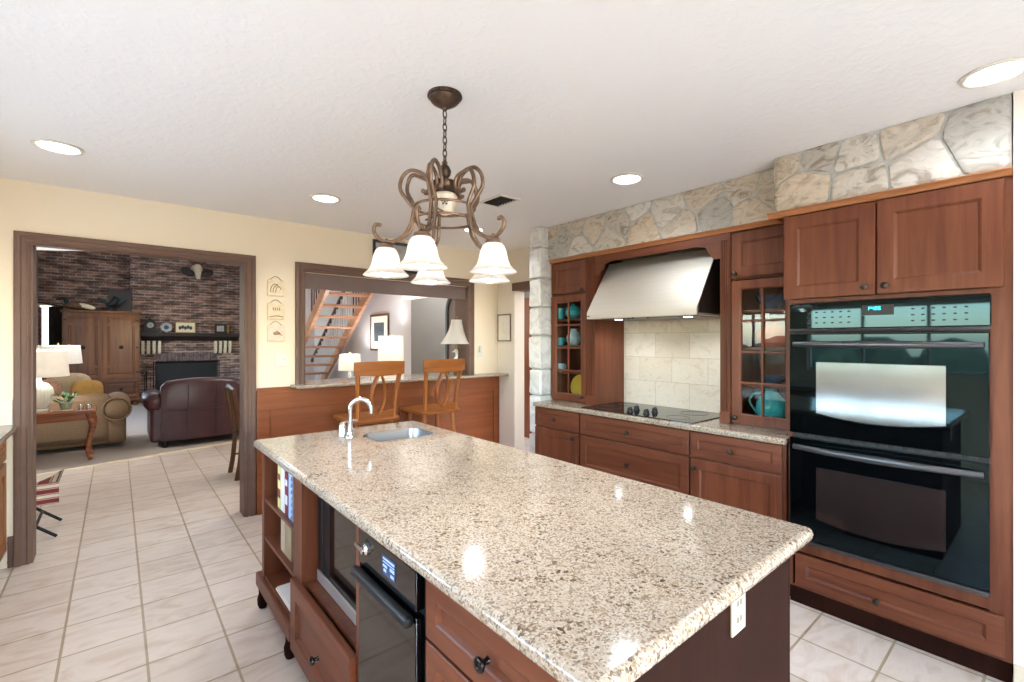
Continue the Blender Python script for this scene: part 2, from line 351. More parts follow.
def panel(bm, X, w, h, t=.02, st=.055, rec=.008, raised=False):
    rr = [(0, -t), (0, -.003), (.003, 0), (st, 0), (st+.005, -.003), (st+.012, -rec)]
    if raised: rr += [(st+.03, -rec), (st+.05, -.002)]
    crisp(loft(bm, [[X @ Vector(p) for p in rect(w, h, i, d)] for i, d in rr]))
def frame(bm, X, w, h, t, st, prof=((0, 0), (.25, .0), (.6, -.3), (1, -.4))):
    """open rectangular frame, moulding profile across its width; fractions of st and t"""
    loops = [[X @ Vector(p) for p in rect(w, h, 0, -t)]] + [[X @ Vector(p) for p in rect(w, h, f*st, d*t)] for f, d in prof] + [[X @ Vector(p) for p in rect(w, h, st, -t)]]
    crisp(loft(bm, loops, False, True, True))
def knob_at(bm, x, y, z, X=NEGX, s=1.0):
    lathe(bm, [(.009*s, 0), (.007*s, .004*s), (.006*s, .014*s), (.013*s, .018*s), (.0165*s, .023*s), (.0155*s, .028*s), (.009*s, .032*s), (0, .033*s)], 16, T(x, y, z) @ X)
def pillow(bm, X, w, h, t, e=.55, nu=20, nv=10):
    def sg(v, p): return math.copysign(abs(v)**p, v)
    loops = []
    for j in range(nv+1):
        ph = -PI/2+PI*j/nv
        loops.append([X @ Vector((w/2*sg(math.cos(ph), e)*sg(math.cos(2*PI*i/nu), e), t/2*sg(math.sin(ph), .8 if e > .5 else e), h/2*sg(math.cos(ph), e)*sg(math.sin(2*PI*i/nu), e))) for i in range(nu)])
    loft(bm, loops)
def mesh(name, bm, mat, parent=None, local=False, smooth=True, angle=35):
    bmesh.ops.remove_doubles(bm, verts=bm.verts, dist=1e-6)
    bmesh.ops.recalc_face_normals(bm, faces=bm.faces)
    if smooth:
        for f in bm.faces: f.smooth = True
        for e in bm.edges: e.smooth = len(e.link_faces) == 2 and not e.seam and e.calc_face_angle(0) < math.radians(angle); e.seam = False
    me = bpy.data.meshes.new(name)
    Xf = Matrix.Identity(4)
    if parent is not None and not local:
        Xf = ORG[parent.name]; bm.transform(Xf.inverted())
    bm.to_mesh(me); bm.free(); me.materials.append(M[mat] if isinstance(mat, str) else mat)
    o = bpy.data.objects.new(name, me); COL.objects.link(o)
    if parent is not None: o.parent = parent; ORG[o.name] = ORG[parent.name]
    else: ORG[o.name] = Matrix.Identity(4)
    return o
def props(o, label=None, cat=None, group=None, kind=None):
    if label: o['label'] = label
    if cat: o['category'] = cat
    if group: o['group'] = group
    if kind: o['kind'] = kind
    return o
def thing(name, label, cat, loc, group=None, rz=0):
    o = bpy.data.objects.new(name, None); COL.objects.link(o); o.empty_display_size = .05
    o.location = loc; o.rotation_euler = (0, 0, rz); ORG[o.name] = T(*loc) @ Rz(rz)
    return props(o, label, cat, group)
def solo(name, bm, mat, label, cat, group=None, base=None, **k):
    """a thing that is one mesh; origin moved to base"""
    if base: bm.transform(T(*base).inverted())
    o = mesh(name, bm, mat, None, **k)
    if base: o.location = base; ORG[o.name] = T(*base)
    return props(o, label, cat, group)
def struct(name, bm, mat, label=None, parent=None, smooth=False):
    o = mesh(name, bm, mat, parent, smooth=smooth)
    if parent is None: props(o, label, None, None, 'structure')
    return o
def dup(o, loc, rz=0, label=None):
    def rec(s, p):
        c = s.copy(); COL.objects.link(c); c.parent = p
        for ch in list(s.children): rec(ch, c)
        return c
    r = rec(o, None); r.location = loc; r.rotation_euler = (0, 0, rz); ORG[r.name] = T(*loc) @ Rz(rz)
    for c in r.children_recursive: ORG[c.name] = ORG[r.name]
    if label: r['label'] = label
    return r

# ================================================================== SETTING
H = 2.5
bm = nb(); prism(bm, [(-1.3, -1.9), (6.4, -1.9), (6.4, 9.02), (-1.3, 6.97)], -.05, 0); struct('floor', bm, 'tile', 'beige ceramic tile floor of the kitchen and passage')
bm = nb(); prism(bm, [(-1.3, 7.03), (6.4, 9.08), (6.4, 14.6), (-1.3, 14.6)], -.05, .004); struct('floor.001', bm, 'carpet', 'beige carpet floor of the family room')
bm = nb(); prism(bm, [(-1.3, 6.97), (6.4, 9.02), (6.4, 9.08), (-1.3, 7.03)], -.05, .01); struct('trim_1', bm, 'cream_paint', 'pale threshold strip between tile and carpet')
bm = nb(); box(bm, -1.3, 3.75, -1.9, 4.53, H, H+.08); struct('ceiling', bm, 'ceiling', 'white textured kitchen ceiling')
bm = nb(); box(bm, -1.4, 6.4, 4.53, 14.6, 3.75, 3.83); struct('ceiling.001', bm, 'ceiling', 'high ceiling of the rooms beyond')
bm = nb(); prism(bm, [(-1.3, 4.54), (-.2, 4.54), (-.27, 7.35), (-1.3, 8.0)], H, H+.1); struct('ceiling.002', bm, 'ceiling', 'low white ceiling just beyond the door opening')
# far wall with door opening and pass-through
yw, yb = 4.38, 4.53
bm = nb()
box(bm, -1.3, -.43, yw, yb, 0, H); box(bm, -.43, .81, yw, yb, 2.115, H); box(bm, .81, 1.27, yw, yb, 0, H)
box(bm, 1.27, 3.06, yw, yb, 0, 1.03); box(bm, 1.27, 3.06, yw, yb, 2.07, H); box(bm, 3.06, 3.49, yw, yb, 0, H)
box(bm, -1.4, 6.4, yb, yb+.02, H, 3.75)
struct('wall_far', bm, 'cream', 'cream kitchen wall with the wide door opening and pass-through')
# side wall continuing towards the stairs
bm = nb(); box(bm, 3.49, 3.64, 4.07, 5.45, 0, 3.75); box(bm, 3.49, 3.64, 3.21, 4.07, 2.09, H); box(bm, 3.49, 3.64, 5.45, 6.82, 2.12, 3.75)
struct('wall_right', bm, 'cream2', 'pale cream side wall at the end of the bar')
bm = nb(); box(bm, 3.49, 3.64, 6.82, 11.3, 0, 3.75); box(bm, 2.66, 3.49, 11.2, 11.3, 0, 3.75); box(bm, 2.62, 2.72, 11.2, 14.4, 0, 3.75)
struct('wall_stair', bm, 'lavender', 'pale grey wall behind the open stairs')
bm = nb(); box(bm, 4.75, 4.85, 3.2, 9.0, 0, 3.75); struct('wall_hall', bm, 'grey', 'grey hallway wall beyond the pass-through')
bm = nb(); box(bm, 3.64, 4.75, 3.1, 3.2, 0, 3.75); box(bm, 3.64, 4.75, 9.0, 9.1, 0, 3.75); struct('wall_hall.001', bm, 'cream2', 'cream end walls of the hallway')
# right kitchen wall
bm = nb(); box(bm, 3.47, 3.62, -1.9, 3.05, 0, H); struct('wall_range', bm, 'cream', 'wall behind the range cabinets')
bm = nb(); box(bm, 2.86, 3.47, -1.8, .13, 0, H); struct('wall_right.001', bm, 'cream2', 'cream wall right of the double oven')
bm = nb(); box(bm, -1.3, -1.15, -1.9, .35, 0, H); box(bm, -1.3, -1.15, 2.15, 2.5, 0, H); box(bm, -1.3, -1.15, 3.5, 4.38, 0, H)
for a, b in ((.35, 2.15), (2.5, 3.5)): box(bm, -1.3, -1.15, a, b, 0, 1.07); box(bm, -1.3, -1.15, a, b, 1.9, H)
struct('wall_left', bm, 'cream', 'cream kitchen wall with the sink window')
bm = nb(); box(bm, -1.15, 0, -1.9, -1.8, 0, H); box(bm, 1.8, 3.47, -1.9, -1.8, 0, H); box(bm, 0, 1.8, -1.9, -1.8, 2.25, H)
struct('wall_back', bm, 'cream', 'cream kitchen wall behind the viewer')
def window_frame(name, X, w, h, nx, ny, label):
    bm = nb(); frame(bm, X, w, h, .06, .05)
    for i in range(1, nx): box(bm, w*i/nx-.015, w*i/nx+.015, .04, h-.04, -.05, -.01, 0, X)
    for j in range(1, ny): box(bm, .04, w-.04, h*j/ny-.012, h*j/ny+.012, -.05, -.01, 0, X)
    o = struct(name, bm, 'white', label)
    b2 = nb(); box(b2, .045, w-.045, .045, h-.045, -.034, -.03, 0, X); struct('window_pane', b2, 'glass', None, o)
window_frame('window_1', FXP(-1.15, .35, 1.07), 1.8, .83, 3, 1, 'window above the sink side of the kitchen')
window_frame('added_window_5', FXP(-1.15, 2.5, 1.07), 1.0, .83, 2, 1, 'added unseen window over the left counter, for light')  # unseen opening added to light the range wall and bar
window_frame('added_window_2', Matrix(((-1, 0, 0, 1.8), (0, 0, 1, -1.8), (0, 1, 0, 0), (0, 0, 0, 1))), 1.8, 2.25, 2, 1, 'patio glass door added behind the viewer to let in light')  # unseen glass door added as a daylight source
bm = nb(); box(bm, -9, 9, -9.5, -1.95, -.2, -.06); box(bm, -9, -1.45, -1.95, 20, -.2, -.06); solo('patio', bm, 'patio', 'pale concrete patio added outside to bounce sun indoors', 'patio')['kind'] = 'structure'  # unseen ground made pale to bounce sun onto the ceiling
bm = nb(); hr = random.Random(5)
for i in range(26): pillow(bm, T(-6.4+hr.uniform(-.4, .4), -8+i*.62, .0+hr.uniform(0, .35)) @ Rz(hr.uniform(0, 3)), 1.3, 1.9+hr.uniform(0, .8), 1.2, .8, 10, 6)
for i in range(20): pillow(bm, T(-6+i*.62, -8.5+hr.uniform(-.4, .4), .0+hr.uniform(0, .35)) @ Rz(hr.uniform(0, 3)), 1.3, 1.8+hr.uniform(0, .8), 1.2, .8, 10, 6)
solo('hedge', bm, 'hedge', 'green garden hedge outside the kitchen windows', 'hedge')['kind'] = 'stuff'
# family room walls
bm = nb(); box(bm, -1.4, .235, 14.35, 14.5, 0, 3.75); struct('wall_brick', bm, 'brick', 'dark brick back wall behind the armoire')
bm = nb(); box(bm, .235, .70, 14.05, 14.35, 0, 3.75); box(bm, 1.985, 2.62, 14.05, 14.35, 0, 3.75); box(bm, .70, 1.985, 14.05, 14.35, .94, 3.75); box(bm, .235, 2.62, 14.35, 14.5, 0, 3.75)
struct('wall_chimney', bm, 'brick', 'brick chimney breast around the fireplace')
bm = nb(); box(bm, -1.4, -1.3, 4.53, 10.0, 0, 3.75); box(bm, -1.4, -1.3, 11.8, 14.35, 0, 3.75); box(bm, -1.4, -1.3, 10, 11.8, 0, .9); box(bm, -1.4, -1.3, 10, 11.8, 2.5, 3.75)
struct('wall_family', bm, 'tanwall', 'tan left wall of the family room')
window_frame('added_window_3', FXP(-1.3, 10.0, .9), 1.8, 1.6, 2, 2, 'added unseen side window lighting the family room')  # unseen opening added to light the family room

# casings
def casing(name, x0, x1, z0, z1, w, y, label, legs=True):
    """stepped moulding round an opening (outer x0..x1, top z1) facing -Y"""
    prof = [(0, 0), (0, .022), (.012, .028), (.03, .028), (.036, .02), (.055, .018), (.062, .024), (w-.012, .024), (w, .012), (w, 0)]
    bm = nb(); loops = []
    for i, d in prof:
        loops.append([Vector((x0+i, y-d, z0)), Vector((x0+i, y-d, z1-i)), Vector((x1-i, y-d, z1-i)), Vector((x1-i, y-d, z0))])
    L = loft(bm, loops, False, False)
    q(bm, [l[0] for l in L]); q(bm, [l[3] for l in L])
    return bm
bm = casing('c', -.507, .888, 0, 2.168, .078, yw, '')
box(bm, -.43, -.42, yw-.01, yb+.01, 0, 2.105); box(bm, .8, .81, yw-.01, yb+.01, 0, 2.105); box(bm, -.43, .81, yw-.01, yb+.01, 2.102, 2.115)
struct('door_1', bm, 'casing', 'brown cased door opening to the family room', smooth=True)
bm = casing('c', 1.2, 3.13, 1.07, 2.155, .082, yw, '')
box(bm, 1.27, 1.285, yw-.01, yb+.1, 1.07, 2.07); box(bm, 3.045, 3.06, yw-.01, yb+.1, 1.07, 2.07)
struct('trim_2', bm, 'casing', 'brown casing of the pass-through above the bar', smooth=True)
bm = nb(); box(bm, 1.285, 3.045, yw+.03, yw+.06, 1.94, 2.07); box(bm, 1.285, 3.045, yw+.022, yw+.066, 1.93, 1.947)
struct('trim_3', bm, 'casing_dark', 'flat brown header board across the pass-through')
bm = nb()   # end opening: gray-brown head casing and hall door
box(bm, 3.475, 3.655, 3.21, 4.10, 2.03, 2.12)
struct('trim_4', bm, 'casing', 'brown head trim of the opening beside the stone column')
bm = nb(); box(bm, 4.70, 4.745, 4.6, 5.6, 0, 2.1)
d = struct('door_2', bm, 'wainscot_v', 'brown wood door in the hallway beyond the stone column')
bm = nb(); box(bm, 2.852, 2.86, -1.8, .13, 0, .11, .003); struct('baseboard_right', bm, 'cream_paint', 'baseboard right of the oven cabinet')
bm = nb(); box(bm, -.535, -.509, yw-.018, yw, 0, .2, .004); box(bm, -.535, -.509, yw-.022, yw, .03, .05); box(bm, -.535, -.509, yw-.022, yw, .15, .17, .003)
struct('baseboard_far', bm, 'baseboard', 'brown stepped baseboard left of the door opening', smooth=True)
# wainscot below the bar
bm = nb(); box(bm, .893, 3.49, yw-.02, yw, 0, 1.035); struct('trim_5', bm, 'wainscot', 'cherry wainscot panelling below the bar')
bm = nb()
for a, b in ((.905, 1.2), (1.2, 1.95), (1.95, 2.7), (2.7, 3.47)):
    pass
box(bm, .893, 3.49, yw-.034, yw-.02, .87, 1.045, .003); box(bm, .893, 3.49, yw-.034, yw-.02, 0, .1, .003); box(bm, .893, .99, yw-.033, yw-.02, .1, .87, .003); box(bm, 3.40, 3.49, yw-.033, yw-.02, .1, .87, .003); box(bm, 2.2, 2.28, yw-.033, yw-.02, .1, .87, .003)
box(bm, .893, 1.16, yw-.038, yw-.02, 1.035, 1.06, .004)
struct('trim_6', bm, 'wainscot', 'raised rails of the cherry wainscot', smooth=True)

# stone facing
def clip(poly, nx, ny, c):
    out = []
    for i in range(len(poly)):
        a, b = poly[i], poly[(i+1) % len(poly)]; da = nx*a[0]+ny*a[1]-c; db = nx*b[0]+ny*b[1]-c
        if da <= 0: out.append(a)
        if (da < 0 < db) or (db < 0 < da): t = da/(da-db); out.append((a[0]+(b[0]-a[0])*t, a[1]+(b[1]-a[1])*t))
    return out
def chaikin(p):
    o = []
    for i in range(len(p)):
        a, b = p[i], p[(i+1) % len(p)]; 
        f = min(.2, .018/max(.001, math.hypot(b[0]-a[0], b[1]-a[1])))
        for k in (f, .35, .65, 1-f): o.append((a[0]*(1-k)+b[0]*k, a[1]*(1-k)+b[1]*k))
    return o
def stones(bm, X, w, h, seeds, gap=.022, th=.03, rng=random.Random(1)):
    for i, (sx, sy) in enumerate(seeds):
        p = [(.002, .002), (w-.002, .002), (w-.002, h-.002), (.002, h-.002)]
        for j, (tx, ty) in enumerate(seeds):
            if i == j: continue
            nx, ny = tx-sx, ty-sy; L = math.hypot(nx, ny); nx /= L; ny /= L
            p = clip(p, nx, ny, nx*(sx+tx)/2+ny*(sy+ty)/2-gap/2)
            if len(p) < 3: break
        if len(p) < 3: continue
        p = chaikin(chaikin(p)) if rng.random() < .3 else chaikin(p); cx = sum(a for a, _ in p)/len(p); cy = sum(b for _, b in p)/len(p)
        t = th*rng.uniform(.6, 1.15)
        ed = [rng.uniform(-.006, .006) for _ in p]
        def ring(s, d, jit):
            out = []
            for (a, b), e in zip(p, ed):
                L = math.hypot(a-cx, b-cy); k = (L-s+e*jit)/L if L > s*1.5 else .5
                out.append(X @ Vector((cx+(a-cx)*k, cy+(b-cy)*k, d)))
            return out
        lo = [ring(0, -.01, 0), ring(.0, t*.45, 0), ring(.006, t*.85, 1), ring(.02, t, 1)]
        for f in (.7, .4):
            lo.append([X @ Vector((cx+(a-cx)*f, cy+(b-cy)*f, t+rng.uniform(-.004, .005))) for a, b in p])
        loft(bm, lo)
rs = random.Random(7)
# soffit above range cabinets: mortar wall then stones
bm = nb(); box(bm, 3.03, 3.47, 1.06, 3.05, 2.195, H); struct('wall_stone', bm, 'mortar', 'mortar bed of the stone band above the range cabinets')
seeds = [(.07, .2), (.2, .07), (.24, .26), (.42, .10), (.5, .27), (.68, .06), (.78, .2), (.98, .10), (1.06, .29), (1.2, .22), (1.3, .06), (1.47, .20), (1.62, .06), (1.66, .28), (1.8, .16), (1.93, .26), (1.92, .07)]
bm = nb(); stones(bm, FX(3.03, 1.06, 2.195), 1.99, .305, seeds, .014, .013, rs); struct('wall_stone.001', bm, 'stone', 'fieldstone band above the range cabinets', smooth=True)
bm = nb(); box(bm, 2.87, 3.47, .135, 1.06, 2.185, H); struct('wall_stone.002', bm, 'mortar', 'mortar bed of the stone above the double oven')
seeds = [(.09, .17), (.30, .09), (.36, .26), (.52, .07), (.53, .24), (.78, .09), (.70, .29), (.89, .29)]
bm = nb(); stones(bm, FX(2.87, .135, 2.185), .925, .315, seeds, .012, .013, rs)
stones(bm, Matrix(((-1, 0, 0, 3.03), (0, 0, 1, 1.06), (0, 1, 0, 2.2), (0, 0, 0, 1))), .15, .3, [(.07, .08), (.08, .23)], .02, .02, rs)
struct('wall_stone.003', bm, 'stone', 'large fieldstones above the double oven', smooth=True)
# stone column
bm = nb(); box(bm, 2.95, 3.49, 3.068, 3.19, 0, H); struct('wall_stone.004', bm, 'mortar', 'mortar core of the stone column')
bm = nb(); z = 0
while z < H-.02:
    hh = min(rs.uniform(.2, .36), H-z)
    if H-z-hh < .12: hh = H-z
    sp = rs.uniform(.3, .7)
    def rough(v, a=.006):
        for p in v: p.co += Vector((rs.uniform(-a, a), rs.uniform(-a, a), rs.uniform(-a*.4, a*.4)))
    v = box(bm, 2.925, 3.02+sp*.15, 3.052, 3.205, z+.008, z+hh-.008, .014); rough(v)
    v = box(bm, 3.035+sp*.15, 3.46, 3.055, 3.2, z+.008, z+hh-.008, .014); rough(v)
    z += hh
struct('wall_stone.005', bm, 'pale_stone', 'pale stacked stones of the column beside the cabinets', smooth=True)

# ================================================================== RANGE WALL CABINETS
def carcass(bm, x0, x1, y0, y1, z0, z1, t=.018, shelves=(), back=True):
    """hollow box open at x0 (facing -X)"""
    box(bm, x0, x1, y0, y0+t, z0, z1); box(bm, x0, x1, y1-t, y1, z0, z1)
    box(bm, x0, x1, y0+t, y1-t, z0, z0+t); box(bm, x0, x1, y0+t, y1-t, z1-t, z1)
    if back: box(bm, x1-t, x1, y0+t, y1-t, z0+t, z1-t)
    for s in shelves: box(bm, x0+.03, x1-t, y0+t, y1-t, s, s+.016)
def door(parent, xf, y0, y1, z0, z1, kn=None, name='door', mat='cherry_z', st=.058, raised=False, label=None):
    bm = nb(); panel(bm, FX(xf, y0, z0), y1-y0, z1-z0, .02, st, .009, raised); d = mesh(name, bm, mat, parent)
    if kn:
        bm = nb(); knob_at(bm, xf, *kn); mesh('knob', bm, 'knob', d)
    return d
def glass_door(parent, xf, y0, y1, z0, z1, kn, rows=4):
    w, h = y1-y0, z1-z0; X = FX(xf, y0, z0); st = .062
    bm = nb(); frame(bm, X, w, h, .02, st, ((0, -.15), (.04, 0), (.86, 0), (1, -.4)))
    d = mesh('door', bm, 'cherry_z', parent)
    bm = nb(); iw, ih = w-2*st, h-2*st
    box(bm, w/2-.008, w/2+.008, st-.004, h-st+.004, -.016, -.002, .003, X)
    for j in range(1, rows): box(bm, st-.004, w-st+.004, st+ih*j/rows-.008, st+ih*j/rows+.008, -.0155, -.0025, .003, X)
    mesh('muntin_grid', bm, 'cherry_z', d)
    bm = nb(); box(bm, st-.006, w-st+.006, st-.006, h-st+.006, -.0195, -.0168, 0, X); mesh('glass_pane', bm, 'glass', d)
    bm = nb(); knob_at(bm, xf, *kn); mesh('knob', bm, 'knob', d)
    return d
# base cabinets
def base_cab(label, y0, y1):
    t = thing('base_cabinet', label, 'cabinet', (3.15, (y0+y1)/2, 0), 'base cabinets along the range wall')
    bm = nb(); box(bm, 2.87, 3.46, y0, y1, .1, .874); mesh('carcass', bm, 'cherry_z', t)
    bm = nb(); box(bm, 2.93, 3.46, y0, y1, 0, .1); mesh('toe_kick', bm, 'cherry_shaded', t)
    return t
t = base_cab('cherry base cabinet with narrow drawer and door beside the stone column', 2.523, 3.05)
door(t, 2.85, 2.53, 3.045, .71, .868, (2.80, .785), 'drawer', 'cherry_y', .04); door(t, 2.85, 2.53, 3.045, .12, .695, (2.585, .655))
t = base_cab('wide cherry base cabinet with two deep drawers under the cooktop', 1.572, 2.52)
door(t, 2.85, 1.578, 2.515, .71, .868, (2.055, .785), 'drawer', 'cherry_y', .045); door(t, 2.85, 1.578, 2.515, .41, .695, (2.055, .55), 'drawer', 'cherry_y'); door(t, 2.85, 1.578, 2.515, .12, .395, (2.055, .27), 'drawer', 'cherry_y')
t = base_cab('cherry base cabinet with drawer and door next to the double oven', 1.0, 1.569)
door(t, 2.85, 1.02, 1.564, .71, .868, (1.30, .785), 'drawer', 'cherry_y', .045); door(t, 2.85, 1.02, 1.564, .12, .695, (1.535, .64))
# worktop
def slab(bm, loop, z0, z1, r=.014):
    """loop CCW (x,y) convex-ish; rounded edge profile"""
    n = len(loop); cx = sum(p[0] for p in loop)/n; cy = sum(p[1] for p in loop)/n
    def off(i):
        out = []
        for k in range(n):
            p0, p, p1 = Vector(loop[k-1]), Vector(loop[k]), Vector(loop[(k+1) % n])
            a = (p-p0).normalized(); b = (p1-p).normalized(); na = Vector((-a.y, a.x)); nb_ = Vector((-b.y, b.x)); m = (na+nb_); m = m/max(.2, m.dot(na)) if m.length > 1e-6 else na
            out.append(p+m*i)
        return out
    Ls = []
    for a in (0, 30, 60, 90): Ls.append((r*(1-math.sin(math.radians(a))), z0+r*(1-math.cos(math.radians(a)))))
    for a in (0, 30, 60, 90): Ls.append((r*(1-math.cos(math.radians(a))), z1-r*(1-math.sin(math.radians(a)))))
    Lp = [[Vector((p.x, p.y, z)) for p in off(i)] for i, z in Ls]
    V = loft(bm, Lp, False)
    for l in (V[0], V[-1]):
        for i in range(n): bm.edges.get((l[i], l[(i+1) % n])).seam = True
    return V
def rrect(x0, x1, y0, y1, r, n=4):
    o = []
    for cx, cy, a0 in ((x1-r, y0+r, -90), (x1-r, y1-r, 0), (x0+r, y1-r, 90), (x0+r, y0+r, 180)):
        for k in range(n+1): a = math.radians(a0+90*k/n); o.append((cx+r*math.cos(a), cy+r*math.sin(a)))
    return o
bm = nb(); V = slab(bm, [(2.828, .99), (3.46, .99), (3.46, 3.05), (2.828, 3.05)], .875, .914); q(bm, V[0][::-1]); q(bm, V[-1])
solo('range_counter', bm, 'granite', 'speckled beige granite counter along the range wall', 'countertop', base=(3.15, 2, .875))
# backsplash
bm = nb(); box(bm, 3.452, 3.47, 1.46, 2.61, .9145, 2.14); struct('trim_7', bm, 'travertine', 'travertine tile backsplash behind the cooktop')
# cooktop
t = thing('cooktop', 'black glass cooktop with four black knobs set in the counter', 'cooktop', (3.12, 2.05, .914))
bm = nb(); prism(bm, rrect(2.868, 3.385, 1.56, 2.522, .012), .9142, .921); mesh('glass_surface', bm, 'black_gloss', t)
for x, y, r in ((3.0, 1.74, .08), (3.26, 1.76, .1), (3.02, 2.36, .1), (3.27, 2.34, .075)):
    bm = nb(); tube(bm, [(x+r*math.cos(2*PI*i/32), y+r*math.sin(2*PI*i/32), .9212) for i in range(32)], .0012, 4, True); mesh('burner_ring', bm, 'oven_metal', t)
for x, y in ((2.945, 2.10), (3.065, 2.125), (2.955, 1.965), (3.08, 1.975)):
    bm = nb(); lathe(bm, [(.026, 0), (.026, .004), (.021, .008), (.019, .026), (.016, .03), (0, .031)], 18, T(x, y, .921)); box(bm, -.02, .02, -.005, .005, .026, .037, .003, T(x, y, .921)); mesh('control_knob', bm, 'black', t)
# upper cabinets
def upper(label, y0, y1):
    t = thing('upper_cabinet', label, 'cabinet', (3.26, (y0+y1)/2, .914), 'glass door cabinets flanking the hood')
    bm = nb(); carcass(bm, 3.072, 3.46, y0, y1, .9145, 1.872, .018, (1.16, 1.40, 1.64)); carcass(bm, 3.072, 3.46, y0, y1, 1.873, 2.165)
    mesh('carcass', bm, 'cherry_z', t); return t
t = upper('tall cherry cabinet with glass door beside the stone column', 2.615, 3.045)
glass_door(t, 3.05, 2.622, 3.035, .93, 1.86, (2.655, .975)); door(t, 3.05, 2.622, 3.035, 1.882, 2.155, (2.66, 1.90), st=.06)
t = upper('tall cherry cabinet with glass door beside the double oven', 1.0, 1.392)
glass_door(t, 3.05, 1.01, 1.39, .93, 1.845, (1.36, .965)); door(t, 3.05, 1.01, 1.39, 1.865, 2.155, (1.362, 1.89), st=.06)
def pilaster(label, y0, y1):
    bm = nb(); box(bm, 3.047, 3.46, y0, y1, .9145, 2.165)
    w = y1-y0
    for i in range(4): box(bm, 3.040, 3.047, y0+w*(.12+.22*i), y0+w*(.12+.22*i)+w*.1, 1.0, 2.12, .002)
    box(bm, 3.036, 3.047, y0, y1, .9145, .99, .002)
    return solo('fluted_pilaster', bm, 'cherry_z', label, 'pilaster', 'fluted pilasters beside the hood', (3.2, (y0+y1)/2, .9145))
pilaster('fluted cherry pilaster left of the steel hood', 2.525, 2.613); pilaster('fluted cherry pilaster right of the steel hood', 1.394, 1.462)
# valance
bm = nb()
poly = [(0, 0), (.05, 0), (.062, .03), (.085, .045), (.10, .085), (.16, .10), (.90, .10), (.96, .085), (.975, .045), (1.0, .03), (1.012, 0), (1.061, 0), (1.061, .16), (0, .16)]
prism(bm, poly, -.016, 0, FX(3.052, 1.463, 2.005)); solo('hood_valance', bm, 'cherry_y', 'arched cherry valance board above the steel hood', 'valance', base=(3.06, 2, 2.005))
# crown moulding
def crown(bm, x, y0, y1, z, h=.028, p=.03, back=.02, ret=None):
    prof = [(back, 0), (-.006, 0), (-.01, h*.3), (-p*.75, h*.75), (-p, h*.8), (-p, h), (back, h)]
    loft(bm, [[Vector((x+a, yy, z+b)) for a, b in prof] for yy in (y0, y1)])
bm = nb(); crown(bm, 3.05, 1.06, 3.05, 2.167); solo('crown_molding', bm, 'crown', 'light cherry crown strip above the glass cabinets and hood', 'molding', 'crown strips under the stone', (3.05, 2, 2.167))
bm = nb(); crown(bm, 2.862, .132, 1.088, 2.155); box(bm, 2.88, 3.02, 1.06, 1.088, 2.155, 2.183); solo('crown_molding', bm, 'crown', 'light cherry crown strip above the double oven cabinet', 'molding', 'crown strips under the stone', (2.87, .6, 2.155))
# hood
t = thing('range_hood', 'slanted brushed steel range hood over the cooktop', 'range hood', (3.2, 2.02, 1.63))
y0, y1 = 1.55, 2.487
bm = nb(); prof = [(2.905, 1.632), (2.905, 1.684), (3.19, 2.108), (3.20, 2.108), (2.925, 1.69), (2.925, 1.632)]
loft(bm, [[Vector((x, yy, z)) for x, z in prof] for yy in (y0, y1)])
box(bm, 2.92, 3.45, y0, y1, 1.632, 1.645); mesh('canopy', bm, 'steel', t)
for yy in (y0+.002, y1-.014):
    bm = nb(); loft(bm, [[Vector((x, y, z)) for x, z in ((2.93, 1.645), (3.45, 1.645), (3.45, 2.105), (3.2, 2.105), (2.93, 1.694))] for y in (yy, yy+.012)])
    mesh('side_panel', bm, 'steel_shaded', t)
bm = nb()
for yy in (1.95, 2.08, 2.12): lathe(bm, [(.009, 0), (.009, .008), (.006, .012), (0, .0125)], 12, T(2.95, yy, 1.632) @ Rx(PI))
box(bm, 3.0, 3.4, 1.62, 2.42, 1.6285, 1.632); mesh('filter_panel', bm, 'oven_metal', t)
for yy in (1.72, 2.32):
    bm = nb(); lathe(bm, [(.03, 0), (.03, -.003), (0, -.0032)], 16, T(3.1, yy, 1.628)); mesh('hood_fill_disc', bm, 'can', t)
    lamp('hood_fill_lamp', 'SPOT', (3.1, yy, 1.618), 4, (.95, .97, 1), .03, (0, 0, 0), None, math.radians(150))  # lamps added under the hood to brighten the backsplash
bm = nb(); box(bm, -.012, .012, -.004, .004, 0, .0015, 0, T(2.905, 2.47, 1.655) @ NEGX @ Rz(PI/2)); mesh('badge', bm, 'black', t)

# things behind the glass doors
def vessel(name, prof, loc, mat, label, cat, group=None, handle=None, spout=None, sx=1, sy=1):
    t = thing(name, label, cat, loc, group)
    bm = nb(); lathe(bm, prof, 24, T(*loc), sx, sy); mesh('body', bm, mat, t)
    if handle: bm = nb(); tube(bm, smoothpts([Vector(loc)+Vector(p) for p in handle]), .008, 8); mesh('handle', bm, mat, t)
    if spout: bm = nb(); tube(bm, [Vector(loc)+Vector(p) for p in spout], [.016, .012, .009], 8); mesh('spout', bm, mat, t)
    return t
jug = [(.045, 0), (.075, .025), (.094, .085), (.085, .14), (.05, .18), (.035, .2), (.042, .222), (.038, .222), (.03, .2), (0, .195)]
vessel('pitcher', jug, (3.21, 1.205, .9335), 'turquoise', 'round turquoise pitcher on the bottom shelf beside the oven', 'pitcher', None, [(0, .045, .19), (0, .11, .175), (0, .135, .12), (0, .088, .05)], None)
vessel('tureen', [(.06, 0), (.095, .03), (.105, .08), (.1, .1), (.07, .135), (.02, .155), (.018, .17), (0, .172)], (3.22, 1.19, 1.417), 'coral', 'coral covered tureen on the middle shelf beside the oven', 'tureen')
vessel('serving_bowl', [(.04, 0), (.045, .01), (.09, .06), (.1, .09), (.096, .09), (.04, .014), (0, .012)], (3.22, 1.2, 1.657), 'navy', 'navy blue bowl on the top shelf beside the oven', 'bowl')
